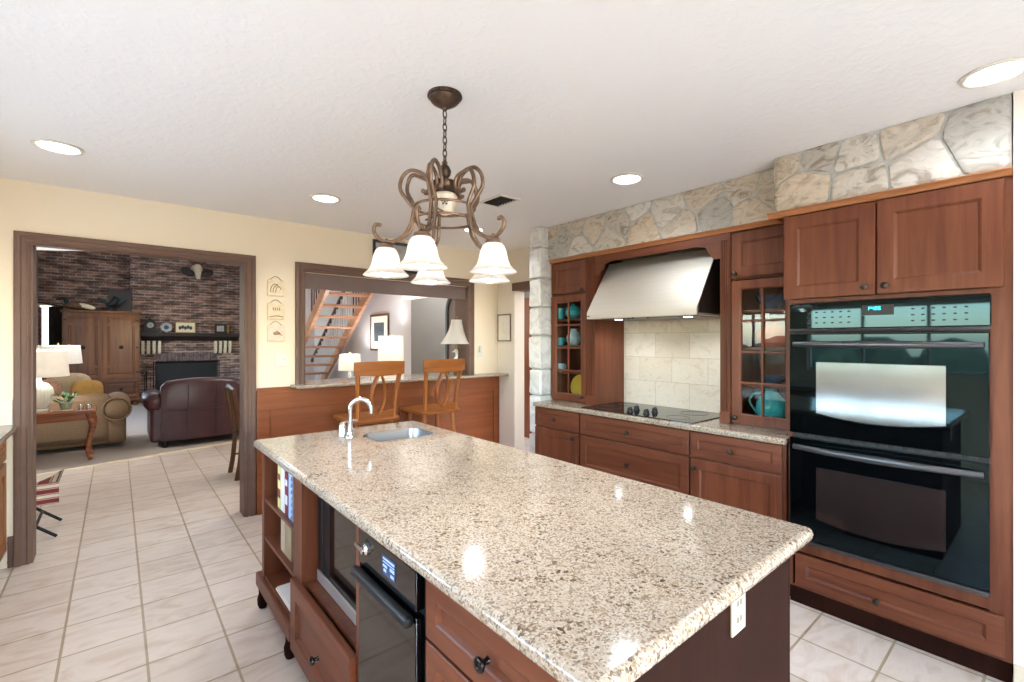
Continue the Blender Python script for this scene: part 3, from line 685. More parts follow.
vessel('small_bowl', [(.03, 0), (.035, .008), (.07, .04), (.078, .06), (.074, .06), (.03, .012), (0, .01)], (3.2, 1.19, 1.178), 'navy', 'small dark bowl on the lower shelf beside the oven', 'bowl')
vessel('teapot', [(.04, 0), (.07, .03), (.075, .07), (.05, .11), (.02, .12), (.016, .135), (0, .14)], (3.16, 2.865, 1.657), 'turquoise', 'turquoise teapot on the top shelf beside the stone column', 'teapot', None, [(0, .05, .1), (0, .1, .1), (0, .1, .05), (0, .065, .03)])
vessel('jug', [(.035, 0), (.06, .025), (.07, .07), (.05, .11), (.03, .135), (.035, .15), (.03, .15), (0, .13)], (3.16, 2.86, 1.417), 'paleblue', 'pale blue jug on the middle shelf beside the stone column', 'jug')
bm = nb(); lathe(bm, [(.0, 0), (.05, .004), (.1, .018), (.105, .022), (.1, .023), (.05, .01), (0, .007)], 28, T(3.27, 2.875, 1.04) @ Ry(-1.3)); solo('plate', bm, 'yellow', 'yellow plate standing on the bottom shelf beside the stone column', 'plate', base=(3.27, 2.875, .94))
for i, (z, m, c) in enumerate(((1.657, 'turquoise', 'turquoise cup on the top shelf beside the stone column'), (1.417, 'turquoise', 'turquoise cup on the middle shelf beside the stone column'), (1.178, 'paleblue', 'pale blue cup on the lower shelf beside the stone column'))):
    vessel('cup', [(.025, 0), (.033, .02), (.036, .07+.03*(i == 0)), (.033, .07+.03*(i == 0)), (.028, .02), (0, .012)], (3.12, 2.988, z), m, c, 'cup', 'cups behind the glass door', [(0.033, 0, .06), (.06, 0, .055), (.06, 0, .025), (.033, 0, .018)])

# ================================================================== DOUBLE OVEN CABINET
t = thing('oven_cabinet', 'tall cherry cabinet housing the black double oven', 'cabinet', (3.16, .56, 0))
bm = nb(); box(bm, 2.87, 3.46, .1305, .199, .1, 2.155); box(bm, 2.87, 3.46, .965, .988, .1, 2.155); box(bm, 2.87, 3.46, .199, .965, 2.14, 2.155); box(bm, 2.87, 3.46, .199, .965, 1.665, 1.685)
box(bm, 2.87, 3.46, .199, .965, .30, .359); box(bm, 2.87, 3.46, .199, .965, .1, .115); box(bm, 3.44, 3.46, .175, .965, .115, 2.14)
mesh('carcass', bm, 'cherry_z', t)
bm = nb(); box(bm, 2.895, 3.46, .137, .988, 0, .1); mesh('toe_kick', bm, 'cherry_shaded', t)
door(t, 2.85, .157, .588, 1.688, 2.145, (.553, 1.727), st=.066); door(t, 2.85, .594, 1.008, 1.688, 2.145, (.633, 1.727), st=.066)
door(t, 2.85, .157, .95, .118, .292, (.585, .183), 'drawer', 'cherry_y', .052)
t = thing('double_oven', 'black glass double wall oven with curved handles', 'oven', (3.0, .585, .36))
oy0, oy1 = .206, .962
bm = nb(); box(bm, 2.872, 3.4, .2, .96, .36, 1.66); mesh('housing', bm, 'black', t)
bm = nb(); box(bm, 2.842, 2.871, oy0-.012, oy1+.012, 1.523, 1.658, .004); mesh('control_panel', bm, 'oven_glass', t)
bm = nb(); tube(bm, [(2.842-.02*(1-((y-.58)/.39)**2), y, 1.513) for y in [oy0-.01+(oy1-oy0+.02)*i/12 for i in range(13)]], .011, 8); mesh('trim_strip', bm, 'oven_metal', t)
dp = nb(); box(dp, 2.8405, 2.8422, .52, .645, 1.585, 1.635); pn = mesh('display_window', dp, 'black', t)
# clock digits
segs = {'4': 'fgbc', '0': 'abcdef', '5': 'afgcd', 'F': 'aefg'}
def digit(bm, X, w, h, th, ch):
    P = {'a': ((0, h), (w, h)), 'b': ((w, h), (w, h/2)), 'c': ((w, h/2), (w, 0)), 'd': ((0, 0), (w, 0)), 'e': ((0, 0), (0, h/2)), 'f': ((0, h/2), (0, h)), 'g': ((0, h/2), (w, h/2))}
    for s in segs[ch]:
        (x0, y0), (x1, y1) = P[s]; box(bm, min(x0, x1)-th/2, max(x0, x1)+th/2, min(y0, y1)-th/2, max(y0, y1)+th/2, 0, .0008, 0, X)
bm = nb(); Xd = Matrix(((0, 0, -1, 2.8404), (-1, 0, 0, .618), (0, 1, 0, 1.611), (0, 0, 0, 1)))
for i, ch in enumerate('F405'): digit(bm, Xd @ T(i*.013, 0, 0), .007, .014, .0025, ch)
mesh('clock_digits', bm, 'display', pn)
bm = nb()
for i in range(6):
    for j in range(3):
        for y in (.27+.036*i, .70+.036*i): box(bm, 2.8412, 2.8422, y-.006, y+.006, 1.55+.028*j, 1.556+.028*j)
mesh('key_marks', bm, 'key', t)['kind'] = 'stuff'
def oven_door(z0, z1, wz0, wz1, hz, wm):
    bm = nb(); box(bm, 2.84, 2.871, oy0-.008, oy1+.012, z0, z1, .004); d = mesh('door', bm, 'oven_glass', t)
    bm = nb(); pts = []
    y0, y1 = .336, .845
    lo = [(y0+(y1-y0)*i/12, wz0-.028*(1-((i-6)/6)**2)) for i in range(13)]; hi = [(y1, wz1), (y0, wz1)]
    prism(bm, lo+hi, 0, .0016, FX(2.8402, 0, 0)); mesh('window', bm, wm, d)
    bm = nb(); P = [(2.84-.045*(1-abs((y-.58)/.375)**2.4)-.008, y, hz+.0) for y in [oy0+.01+(oy1-oy0-.02)*i/16 for i in range(17)]]
    tube(bm, P, [.012+.006*(1-abs((i-8)/8)) for i in range(17)], 10, False, (.8, 1.15)); mesh('handle', bm, 'oven_metal', d, angle=60)
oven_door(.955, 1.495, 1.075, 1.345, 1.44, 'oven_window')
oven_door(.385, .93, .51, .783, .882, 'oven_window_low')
bm = nb(); box(bm, 2.835, 2.871, oy0-.008, oy1+.012, .36, .382, .004); mesh('base_trim', bm, 'oven_metal', t)
for i in range(14):
    bm = nb(); box(bm, 2.862, 2.8715, oy0+.03+.052*i, oy0+.06+.052*i, .937, .948); mesh('vent_slot', bm, 'slot', t)

# ================================================================== ISLAND
X0 = .60
t = thing('island_cabinet', 'open cherry bookcase unit at the far end of the island', 'cabinet', (1.0, 2.5, 0))
bm = nb()
box(bm, X0, 1.5, 2.755, 2.80, .1, .875); box(bm, X0, 1.5, 2.125, 2.215, .1, .875); box(bm, .95, .97, 2.215, 2.755, .12, .875); box(bm, 1.48, 1.5, 2.215, 2.755, .1, .875); box(bm, .97, 1.48, 2.215, 2.755, .1, .12)
mesh('carcass', bm, 'cherry_z', t)
for z in (.187, .395, .60):
    bm = nb(); box(bm, X0+.004, .95, 2.215, 2.755, z, z+.018, .002); mesh('shelf', bm, 'cherry_y', t)
bm = nb(); box(bm, .583, .95, 2.22, 2.872, .115, .186, .006); mesh('plinth', bm, 'cherry_y', t)
for p in ((.61, 2.83), (.61, 2.3), (1.44, 2.76), (1.44, 2.2)):
    bm = nb(); lathe(bm, [(.018, 0), (.026, .02), (.028, .05), (.02, .08), (.022, .115)], 14, T(p[0], p[1], 0)); mesh('foot', bm, 'cherry_shaded', t)
for i, (y, w, hh, dd, m, lb) in enumerate(((2.515, .055, .222, .17, 'book_y', 'pale yellow book leftmost on the upper island shelf'), (2.448, .06, .215, .17, 'book_w', 'white book beside the pale yellow book on the island shelf'), (2.388, .05, .205, .16, 'book_r', 'maroon book with white spine label on the island shelf'), (2.30, .075, .215, .17, 'book_b', 'light blue book with scalloped cover on the island shelf'))):
    tb = thing('book', lb, 'book', (.70, y+w/2, .6185), 'books on the upper island shelf')
    bm = nb(); box(bm, .625, .625+dd, y, y+.003, .6185, .6185+hh); box(bm, .625, .625+dd, y+w-.003, y+w, .6185, .6185+hh); box(bm, .622, .627, y, y+w, .6185, .6185+hh, .001)
    if m == 'book_b':
        for k in range(7): lathe(bm, [(.016, 0), (.016, .003), (0, .0032)], 14, T(.626, y, .64+k*.03) @ Rx(PI/2))
    mesh('cover', bm, m, tb)
    bm = nb(); box(bm, .628, .622+dd, y+.0035, y+w-.0035, .623, .615+hh); mesh('pages', bm, 'paper', tb)
    if m in ('book_y', 'book_r'):
        for g, z0, z1 in ((.006, .67, .715), (.008, .76, .79)):
            bm = nb(); box(bm, .6212, .6222, y+g, y+w-g, z0, z1); mesh('spine_label', bm, 'book_w' if m == 'book_r' else 'book_r', tb)
tb = thing('book', 'taupe book standing on the middle island shelf', 'book', (.70, 2.40, .4135), 'books on the middle island shelf')
bm = nb(); box(bm, .63, .80, 2.35, 2.354, .4135, .575); box(bm, .63, .80, 2.446, 2.45, .4135, .575); box(bm, .627, .632, 2.35, 2.45, .4135, .575); mesh('cover', bm, 'book_t', tb)
bm = nb(); box(bm, .634, .795, 2.3545, 2.4455, .418, .57); mesh('pages', bm, 'paper', tb)
tb = thing('book', 'beige book standing beside the taupe book on the island shelf', 'book', (.70, 2.495, .4135), 'books on the middle island shelf')
bm = nb(); box(bm, .63, .80, 2.46, 2.464, .4135, .58); box(bm, .63, .80, 2.526, 2.53, .4135, .58); box(bm, .627, .632, 2.46, 2.53, .4135, .58); mesh('cover', bm, 'ivory_fabric', tb)
bm = nb(); box(bm, .634, .795, 2.4645, 2.5255, .418, .575); mesh('pages', bm, 'paper', tb)
bm = nb(); box(bm, .61, .81, 2.30, 2.56, .2055, .215, .002); box(bm, .615, .805, 2.305, 2.555, .2155, .222, .002); solo('paper_stack', bm, 'paper', 'white papers lying on the bottom island shelf', 'papers', base=(.74, 2.35, .2055))
# microwave unit
t = thing('island_cabinet', 'cherry island unit with microwave niche above a deep drawer', 'cabinet', (1.0, 1.8, 0))
bm = nb(); box(bm, X0, 1.5, 1.468, 1.50, .1, .875); box(bm, X0, 1.5, 2.09, 2.124, .1, .875); box(bm, X0+.02, 1.5, 1.50, 2.09, .405, .425); box(bm, X0+.02, 1.5, 1.50, 2.09, .85, .875); box(bm, 1.2, 1.5, 1.50, 2.09, .1, .405); box(bm, 1.48, 1.5, 1.5, 2.09, .425, .85)
mesh('carcass', bm, 'cherry_z', t)
bm = nb(); box(bm, .66, 1.5, 1.468, 2.124, 0, .1); mesh('toe_kick', bm, 'cherry_shaded', t)
bm = nb(); panel(bm, FX(.576, 1.495, .115), .68, .31, .024, .07, .012); box(bm, .6, 1.1, 1.515, 2.08, .13, .38); d = mesh('drawer', bm, 'cherry_y', t)
bm = nb(); knob_at(bm, .576, 1.80, .27); mesh('knob', bm, 'black_knob', d)
t = thing('microwave', 'black built-in microwave with steel trim in the island niche', 'microwave', (.9, 1.8, .4255))
bm = nb(); box(bm, .685, 1.1, 1.515, 2.075, .4265, .84); mesh('body', bm, 'black', t)
bm = nb(); frame(bm, FX(.665, 1.505, .4265), .58, .42, .02, .05, ((0, -.1), (.05, 0), (.95, 0), (1, -.2))); mesh('trim_frame', bm, 'black', t)
for z in (.4275, .797): bm = nb(); box(bm, .659, .667, 1.508, 2.08, z, z+.046, .002); mesh('steel_strip', bm, 'steel', t)
bm = nb(); box(bm, .669, .685, 1.556, 1.95, .477, .796, .002); mesh('door', bm, 'black_gloss', t)
bm = nb(); box(bm, .669, .685, 1.953, 2.034, .477, .796, .002); mesh('control_panel', bm, 'black', t)
# trash compactor
t = thing('trash_compactor', 'black undercounter trash compactor with latch in the island', 'appliance', (.9, 1.26, 0))
bm = nb(); box(bm, .62, 1.15, 1.062, 1.455, .1, .868); mesh('body', bm, 'black', t)
bm = nb(); box(bm, .655, 1.15, 1.066, 1.45, 0, .1); mesh('toe_kick', bm, 'black', t)
bm = nb(); box(bm, .592, .62, 1.085, 1.462, .752, .862, .004); pn = mesh('control_panel', bm, 'black_gloss', t)
bm = nb(); box(bm, .5908, .592, 1.20, 1.282, .783, .838); sc = mesh('display', bm, 'navy', pn)
bm = nb()
for y0, y1, z0, z1 in ((1.205, 1.277, .826, .832), (1.205, 1.277, .818, .821), (1.25, 1.277, .805, .812), (1.255, 1.272, .792, .8), (1.205, 1.232, .805, .814), (1.208, 1.228, .789, .797)): box(bm, .5901, .5908, y0, y1, z0, z1)
mesh('display_marks', bm, 'lcd', sc)
bm = nb(); lathe(bm, [(.018, 0), (.018, .006), (.012, .012), (.011, .018), (0, .0185)], 16, T(.592, 1.395, .812) @ NEGX); bar(bm, (.577, 1.395, .812), (.572, 1.44, .822), .008, .012); mesh('latch_knob', bm, 'nickel', pn)
bm = nb(); box(bm, .592, .62, 1.085, 1.462, .115, .735, .004); d = mesh('door', bm, 'black_gloss', t)
bm = nb(); box(bm, .562, .592, 1.088, 1.462, .713, .744, .011, None, 3); mesh('handle', bm, 'black', d)
# drawers unit
t = thing('island_cabinet', 'cherry island unit with three drawers at the near end', 'cabinet', (1.0, .78, 0))
bm = nb(); box(bm, X0+.02, 1.485, .535, 1.055, .1, .875); mesh('carcass', bm, 'cherry_z', t)
bm = nb(); box(bm, .66, 1.5, .54, 1.055, 0, .1); mesh('toe_kick', bm, 'cherry_shaded', t)
bm = nb(); box(bm, X0+.005, 1.485, .512, .534, .0, .875); mesh('end_panel', bm, 'cherry_shaded', t)
bm = nb(); box(bm, 1.486, 1.5, .512, 1.055, 0, .875, .003); mesh('corner_post', bm, 'cherry_shaded', t)
for z0, z1 in ((.705, .862), (.415, .695), (.115, .405)):
    bm = nb(); panel(bm, FX(.60, .53, z0), .52, z1-z0, .02, .05, .011); d = mesh('drawer', bm, 'cherry_y', t)
    bm = nb(); knob_at(bm, .60, .785, (z0+z1)/2, s=1.0); mesh('knob', bm, 'black_knob', d)
bm = nb(); box(bm, 1.115, 1.187, .505, .512, .752, .868, .003); o = solo('outlet_plate', bm, 'almond', 'almond outlet plate on the end of the island', 'outlet', base=(1.15, .51, .752))
bm = nb()
for z in (.785, .825):
    for x in (1.143, 1.159): box(bm, x-.0025, x+.0025, .5042, .505, z-.007, z+.007)
mesh('slots', bm, 'slot', o)
# worktop with sink cut-out
bm = nb(); V = slab(bm, rrect(.567, 1.552, .464, 2.866, .02, 4), .876, .916, .017)
hole = rrect(1.065, 1.425, 2.35, 2.605, .05, 4)
top = [bm.verts.new((x, y, .916)) for x, y in hole]; bot = [bm.verts.new((x, y, .876)) for x, y in hole]
for i in range(len(hole)): q(bm, (top[i], top[(i+1) % len(hole)], bot[(i+1) % len(hole)], bot[i]))
for ring, hl in ((V[-1], top), (V[0], bot)):
    for i in range(20): q(bm, (ring[i], ring[(i+1) % 20], hl[(i+1) % 20], hl[i]))
solo('island_worktop', bm, 'granite', 'large speckled beige granite island top with sink cut-out', 'countertop', base=(1.06, 1.665, .876))
t = thing('sink', 'small stainless undermount bar sink in the island top', 'sink', (1.245, 2.478, .72))
bm = nb(); lo = []
for ins, z in ((-.003, .9165), (-.0025, .9175), (.002, .9172), (.004, .912), (.008, .74), (.02, .722), (.06, .718)): lo.append([Vector((x, y, z)) for x, y in rrect(1.065+ins, 1.425-ins, 2.35+ins, 2.605-ins, max(.012, .05-ins*.3), 5)])
out = [[Vector((x, y, z)) for x, y in rrect(1.062+i, 1.428-i, 2.347+i, 2.608-i, .05, 5)] for i, z in ((.05, .715), (.0, .73), (-.002, .8715))]
L = loft(bm, lo, False); q(bm, L[-1]); mesh('basin', bm, 'sink_steel', t)
bm = nb(); lathe(bm, [(.035, 0), (.035, .003), (.025, .004), (.02, .002), (0, .001)], 18, T(1.245, 2.478, .7185)); mesh('drain', bm, 'nickel', t)
t = thing('faucet', 'satin nickel gooseneck faucet with lever beside the island sink', 'faucet', (1.0, 2.6, .916))
bm = nb(); lathe(bm, [(.027, 0), (.026, .006), (.018, .012), (.016, .03)], 18, T(1.0, 2.585, .9165))
a = math.radians(-38); dx, dy = math.cos(a), math.sin(a)
pts = [(1.0, 2.585, .93), (1.0, 2.585, 1.05)]+[(1.0+dx*.058*(1-math.cos(k)), 2.585+dy*.058*(1-math.cos(k)), 1.072+.058*math.sin(k)) for k in [PI*i/10*.98 for i in range(11)]]+[(1.0+dx*.117, 2.585+dy*.117, 1.05)]
tube(bm, pts, [.0135]*(len(pts)-2)+[.0125, .0125], 12); mesh('spout', bm, 'nickel', t, angle=60)
bm = nb(); lathe(bm, [(.028, 0), (.027, .008), (.022, .04), (.018, .066), (.008, .078), (0, .08)], 18, T(.985, 2.66, .9165)); b_ = mesh('valve_body', bm, 'nickel', t)
bm = nb(); tube(bm, [(.985, 2.66, .985), (1.0, 2.648, .995), (1.05, 2.61, 1.005)], [.009, .007, .006], 8); mesh('lever', bm, 'nickel', b_)

# ================================================================== CHANDELIER
cx, cy = 1.06, 1.69; fd = math.atan2(math.cos(math.radians(40.3)), math.sin(math.radians(40.3)))   # forward heading
t = thing('chandelier', 'bronze five arm chandelier with white bell glass shades', 'chandelier', (cx, cy, H))
bm = nb(); lathe(bm, [(.072, 0), (.072, -.006), (.066, -.012), (.066, -.018), (.055, -.032), (.03, -.048), (.012, -.056), (.008, -.066), (0, -.067)], 28, T(cx, cy, H-.001))
for k in range(28): lathe(bm, [(.005, 0), (.0045, -.006), (0, -.008)], 6, T(cx+.069*math.cos(k*PI/14), cy+.069*math.sin(k*PI/14), H-.006))
mesh('canopy', bm, 'bronze', t)
bm = nb(); z = H-.068; k = 0
while z > 2.21:
    c, s = (1, 0) if k % 2 == 0 else (0, 1)
    tube(bm, [(cx+.0085*math.cos(u)*c, cy+.0085*math.cos(u)*s, z-.014+.018*math.sin(u)) for u in [2*PI*i/12 for i in range(12)]], .0026, 6, True); z -= .0275; k += 1
mesh('chain', bm, 'bronze', t, angle=70)
bm = nb(); lathe(bm, [(.004, 2.225), (.012, 2.215), (.012, 2.205), (.02, 2.195), (.027, 2.178), (.024, 2.16), (.014, 2.148), (.016, 2.142), (.048, 2.132), (.05, 2.122), (.046, 2.112), (.046, 2.092), (.05, 2.085), (.04, 2.08), (0, 2.079)], 24, T(cx, cy, 0)); mesh('hub', bm, 'bronze', t)
bm = nb(); pr = [(.046, 2.079), (.054, 2.068), (.05, 2.056), (.044, 2.03), (.034, 2.005), (.014, 1.992), (0, 1.99)]
lathe(bm, pr, 28, T(cx, cy, 0)); pc = mesh('porcelain_cup', bm, 'porcelain', t)
bm = nb(); va = math.atan2(-cy, -cx)
for da, zz in ((0, 2.036), (.25, 2.04), (-.25, 2.04), (.15, 2.028), (-.15, 2.028), (0, 2.046)): lathe(bm, [(.005, 0), (.003, .003), (0, .0035)], 8, T(cx+.0455*math.cos(va+da), cy+.0455*math.sin(va+da), zz) @ Rz(va+da) @ Ry(PI/2))
mesh('emblem', bm, 'bronze', pc)
bm = nb(); n_ = 48
bm.free()
for zz in (1.967, 2.02):
    bm = nb(); tube(bm, [(cx+.127*math.cos(2*PI*i/n_), cy+.127*math.sin(2*PI*i/n_), zz) for i in range(n_)], .0055, 8, True); mesh('ring_band', bm, 'bronze_light', t, angle=60)
bm = nb()
for k in range(3):
    a = fd+.9+k*2*PI/3; tube(bm, [(cx+.122*math.cos(a), cy+.122*math.sin(a), 1.99), (cx+.03*math.cos(a), cy+.03*math.sin(a), 2.0)], .004, 6)
mesh('ring_spokes', bm, 'bronze', t)
for k in range(5):
    th = math.radians(186+72*k)            # (right, forward) frame
    ang = fd-PI/2+th
    def P(r, z, s=0): return (cx+r*math.cos(ang)-s*math.sin(ang), cy+r*math.sin(ang)+s*math.cos(ang), z)
    bm = nb()
    for off, s in ((0, .011), (-.026, -.011)):
        up = [P(.128, 2.015, s), P(.15+off*.6, 2.04, s), P(.184+off, 2.09, s), P(.176+off, 2.14, s), P(.145+off*.5, 2.17-abs(off)*.4, s), P(.105, 2.166-abs(off)*.5, s), P(.072, 2.138, s), P(.062, 2.105, s), P(.072, 2.085, s), P(.088, 2.085, s)]
        tube(bm, smoothpts(up, 5), .0082, 8)
        if s > 0: lathe(bm, [(0, -.01), (.007, -.007), (.01, 0), (.007, .007), (0, .01)], 10, T(*P(.09, 2.087, s)))
        lowp = [P(.127, 2.018, s), P(.134, 1.975, s), P(.152+off*.3, 1.925, s), P(.185, 1.888, s*.6), P(.225, 1.872, s*.3), P(.262, 1.878, 0), P(.289, 1.905, 0), P(.293, 1.93, 0), P(.283, 1.946, 0), P(.272, 1.944, 0)]
        tube(bm, smoothpts(lowp, 5), .0078, 8)
    lathe(bm, [(0, -.009), (.0065, -.006), (.009, 0), (.0065, .006), (0, .009)], 10, T(*P(.27, 1.943)))
    arm = mesh('arm', bm, 'bronze_light', t, angle=60)
    sx_, sy_, _ = P(.243, 0)
    bm = nb(); lathe(bm, [(.006, 1.885), (.008, 1.872), (.014, 1.868), (.03, 1.86), (.034, 1.845), (.03, 1.838), (0, 1.837)], 18, T(sx_, sy_, 0)); mesh('shade_cap', bm, 'bronze_light', arm)
    bm = nb(); lathe(bm, [(.033, 1.846), (.044, 1.835), (.053, 1.81), (.059, 1.78), (.068, 1.758), (.084, 1.742), (.093, 1.7335), (.0935, 1.731), (.09, 1.732), (.081, 1.739), (.065, 1.755), (.056, 1.78), (.05, 1.81), (.041, 1.832), (.031, 1.842)], 32, T(sx_, sy_, 0))
    sh = mesh('glass_shade', bm, 'glass_shade', arm)
    # reopen the shade (lathe caps closed only the profile ends, which are rings)
    bm = nb(); lathe(bm, [(.008, 1.785), (.01, 1.78), (.018, 1.768), (.024, 1.752), (.022, 1.736), (.012, 1.726), (0, 1.724)], 16, T(sx_, sy_, 0)); mesh('bulb', bm, 'bulb', arm)
    lamp('chandelier_light', 'POINT', (sx_, sy_, 1.808), 10, WARM, .014)

# ================================================================== CEILING FITTINGS
def ceiling_spot(x, y, label, power=19):
    t = thing('recessed_light', label, 'recessed light', (x, y, H-.001), 'recessed ceiling lights')
    bm = nb(); lathe(bm, [(.105, 0), (.105, -.006), (.092, -.01), (.084, -.006), (.084, 0)], 32, T(x, y, H-.001)); mesh('trim_ring', bm, 'white', t)
    bm = nb(); lathe(bm, [(.083, 0), (.08, -.004), (0, -.0045)], 32, T(x, y, H-.001)); mesh('lens', bm, 'can', t)
    lamp('ceiling_spot', 'SPOT', (x, y, H-.03), power, (.86, .94, 1), .08, (0, 0, 0), None, math.radians(150))
ceiling_spot(-.24, 3.48, 'round recessed ceiling light above the door opening at left')
ceiling_spot(1.162, 3.474, 'round recessed ceiling light nearest the pass-through')
ceiling_spot(2.55, 3.56, 'round recessed ceiling light half hidden behind the chandelier')
ceiling_spot(2.50, 1.806, 'round recessed ceiling light in front of the steel hood')
ceiling_spot(2.6, .165, 'round recessed ceiling light in front of the double oven', 7)
for p in ((-.3, .9), (.9, -.3), (-.4, -1.0), (2.2, -1.2)): lamp('ceiling_spot', 'SPOT', (*p, H-.03), 4, (.86, .94, 1), .08, (0, 0, 0), None, math.radians(150))  # extra fill spots out of view, added without fittings
t = thing('ceiling_vent', 'small white ceiling vent with dark slats beyond the chandelier', 'vent', (2.165, 2.70, H))
bm = nb(); X = Matrix(((1, 0, 0, 2.07), (0, -1, 0, 2.83), (0, 0, -1, H-.001), (0, 0, 0, 1))); frame(bm, X, .19, .26, .001, .025, ((0, 8), (.5, 10), (1, 6))); mesh('frame', bm, 'white', t)
bm = nb(); box(bm, 2.09, 2.24, 2.59, 2.81, H-.003, H-.001); mesh('opening', bm, 'slot', t)
bm = nb()
for i in range(7): box(bm, 2.095, 2.235, 2.60+.032*i, 2.604+.032*i, H-.012, H-.003)
mesh('slats', bm, 'oven_metal', t)

# ================================================================== BAR
bm = nb()
V = slab(bm, [(1.155, 4.17), (3.488, 4.17), (3.488, 4.354), (1.155, 4.354)], 1.047, 1.077, .012); q(bm, V[0][::-1]); q(bm, V[-1])
V = slab(bm, [(1.288, 4.354), (3.042, 4.354), (3.042, 4.74), (1.288, 4.74)], 1.047, 1.077, .012); q(bm, V[0][::-1]); q(bm, V[-1])
solo('bar_counter', bm, 'granite', 'granite bar top running through the pass-through', 'countertop', base=(2.3, 4.3, 1.047))
bm = nb()
def stool(label, x, y, rz, first=None):
    if first: return dup(first, (x, y, 0), rz, label)
    t = thing('bar_stool', label, 'bar stool', (0, 0, 0), 'oak bar stools at the bar')
    # seat: saddle, front towards +Y
    bm = nb(); lo = []
    for ins, z in ((.03, .755), (.004, .762), (0, .782), (.008, .796), (.03, .80)): lo.append([Vector((a, b, z-.012*max(0, 1-(a/.2)**2)*(1 if z > .79 else 0))) for a, b in rrect(-.225+ins, .225-ins, -.225+ins, .265-ins, .06, 5)])
    loft(bm, lo); mesh('seat', bm, 'oak_x', t, True)
    for s in (-1, 1):
        bm = nb(); P = smoothpts([(s*.165, -.19, .785), (s*.17, -.2, .95), (s*.182, -.225, 1.1), (s*.194, -.255, 1.22)], 4)
        tube(bm, P, .023, 8, False, (1.15, .8)); mesh('back_post', bm, 'oak_z', t, True, angle=60)
        for r in (-1, 1):
            bm = nb(); tube(bm, [(s*.15, r*.145, .758), (s*.175, r*.17, .40), (s*.205, r*.2, .0)], [.021, .02, .015], 10); mesh('leg', bm, 'oak_z', t, True)
    bm = nb(); lo = []                      # top rail, curved and dished
    for i in range(13):
        u = -1+2*i/12; x_ = u*.225; yy = -.255-.02*(1-u*u); hh = .058+.005*(1-u*u)
        lo.append([Vector((x_, yy-.011, 1.222-hh+.006*abs(u))), Vector((x_, yy+.011, 1.222-hh+.006*abs(u))), Vector((x_, yy+.003, 1.222+hh)), Vector((x_, yy-.017, 1.222+hh))])
    loft(bm, lo); mesh('top_rail', bm, 'oak_x', t, True)
    bm = nb(); lo = []
    for i in range(9):
        u = -1+2*i/8; x_ = u*.168; yy = -.192-.012*(1-u*u)
        lo.append([Vector((x_, yy-.009, .792)), Vector((x_, yy+.009, .792)), Vector((x_, yy+.006, .865-.02*(1-u*u))), Vector((x_, yy-.012, .865-.02*(1-u*u)))])
    loft(bm, lo); mesh('lower_rail', bm, 'oak_x', t, True)
    bm = nb()
    for s in (-1, 1):
        P = smoothpts([(s*.01, -.205, .83), (s*.042, -.208, .88), (s*.062, -.216, .96), (s*.06, -.228, 1.03), (s*.038, -.245, 1.11), (s*.012, -.258, 1.175)], 4); tube(bm, P, .022, 8, False, (1.25, .5))
    mesh('splat', bm, 'oak_z', t, True, angle=60)
    for r, z in ((-1, .3), (1, .25)):
        bm = nb(); k = (.737-z)/.737; w = .15+.055*k; d = .145+.055*k; tube(bm, [(-w, r*d, z), (w, r*d, z)], .013, 8); mesh('stretcher', bm, 'oak_x', t, True)
    for s in (-1, 1):
        bm = nb(); k = (.737-.34)/.737; w = .15+.055*k; d = .145+.055*k; tube(bm, [(s*w, -d, .34), (s*w, d, .34)], .013, 8); mesh('stretcher', bm, 'oak_z', t, True)
    t.location = (x, y, 0); t.rotation_euler = (0, 0, rz); return t
st = stool('oak bar stool with oval splat directly behind the faucet', 1.70, 4.0, math.radians(1))
stool('oak bar stool with oval splat below the white bell lamp', 2.385, 4.06, math.radians(-1), st)
# bell lamp on the bar
def table_lamp(x, y, z0, sh0, sh1, r0, r1, label, basef, power, group='lit table lamps', lit=True):
    t = thing('table_lamp', label, 'lamp', (x, y, z0), group)
    basef(t, x, y, z0, sh0)
    bm = nb(); n = 36; lo = [[Vector((x+r*math.cos(2*PI*i/n), y+r*math.sin(2*PI*i/n), z)) for i in range(n)] for r, z in ((r0, sh0), (r1, sh1), (r1-.004, sh1), (r0-.004, sh0))]
    if r0 > 2*r1:   # bell
        lo = [[Vector((x+r*math.cos(2*PI*i/n), y+r*math.sin(2*PI*i/n), sh0+(sh1-sh0)*f)) for i in range(n)] for r, f in [(r0-(r0-r1)*(1-(1-f)**1.7), f) for f in [i/6 for i in range(7)]]+[(r0-(r0-r1)*(1-(1-f)**1.7)-.004, f) for f in [1-i/6 for i in range(7)]]]
    loft(bm, lo, False, True, True); mesh('lamp_shade', bm, 'lampshade', t, angle=50)
    bm = nb(); lathe(bm, [(.005, 0), (.006, .02), (.012, .03), (.008, .045), (0, .05)], 10, T(x, y, sh1-.005)); tube(bm, [(x-r1+.003, y, sh1-.006), (x+r1-.003, y, sh1-.006)], .002, 5); mesh('finial', bm, 'gold', t)
    if lit:
        bm = nb(); lathe(bm, [(.012, 0), (.013, .02), (.03, .055), (.03, .075), (.018, .095), (0, .1)], 14, T(x, y, (sh0+sh1)/2-.06)); mesh('bulb', bm, 'bulb', t)
        lamp('lamp_light', 'POINT', (x, y, (sh0+sh1)/2+.06), power, WARM, .06)
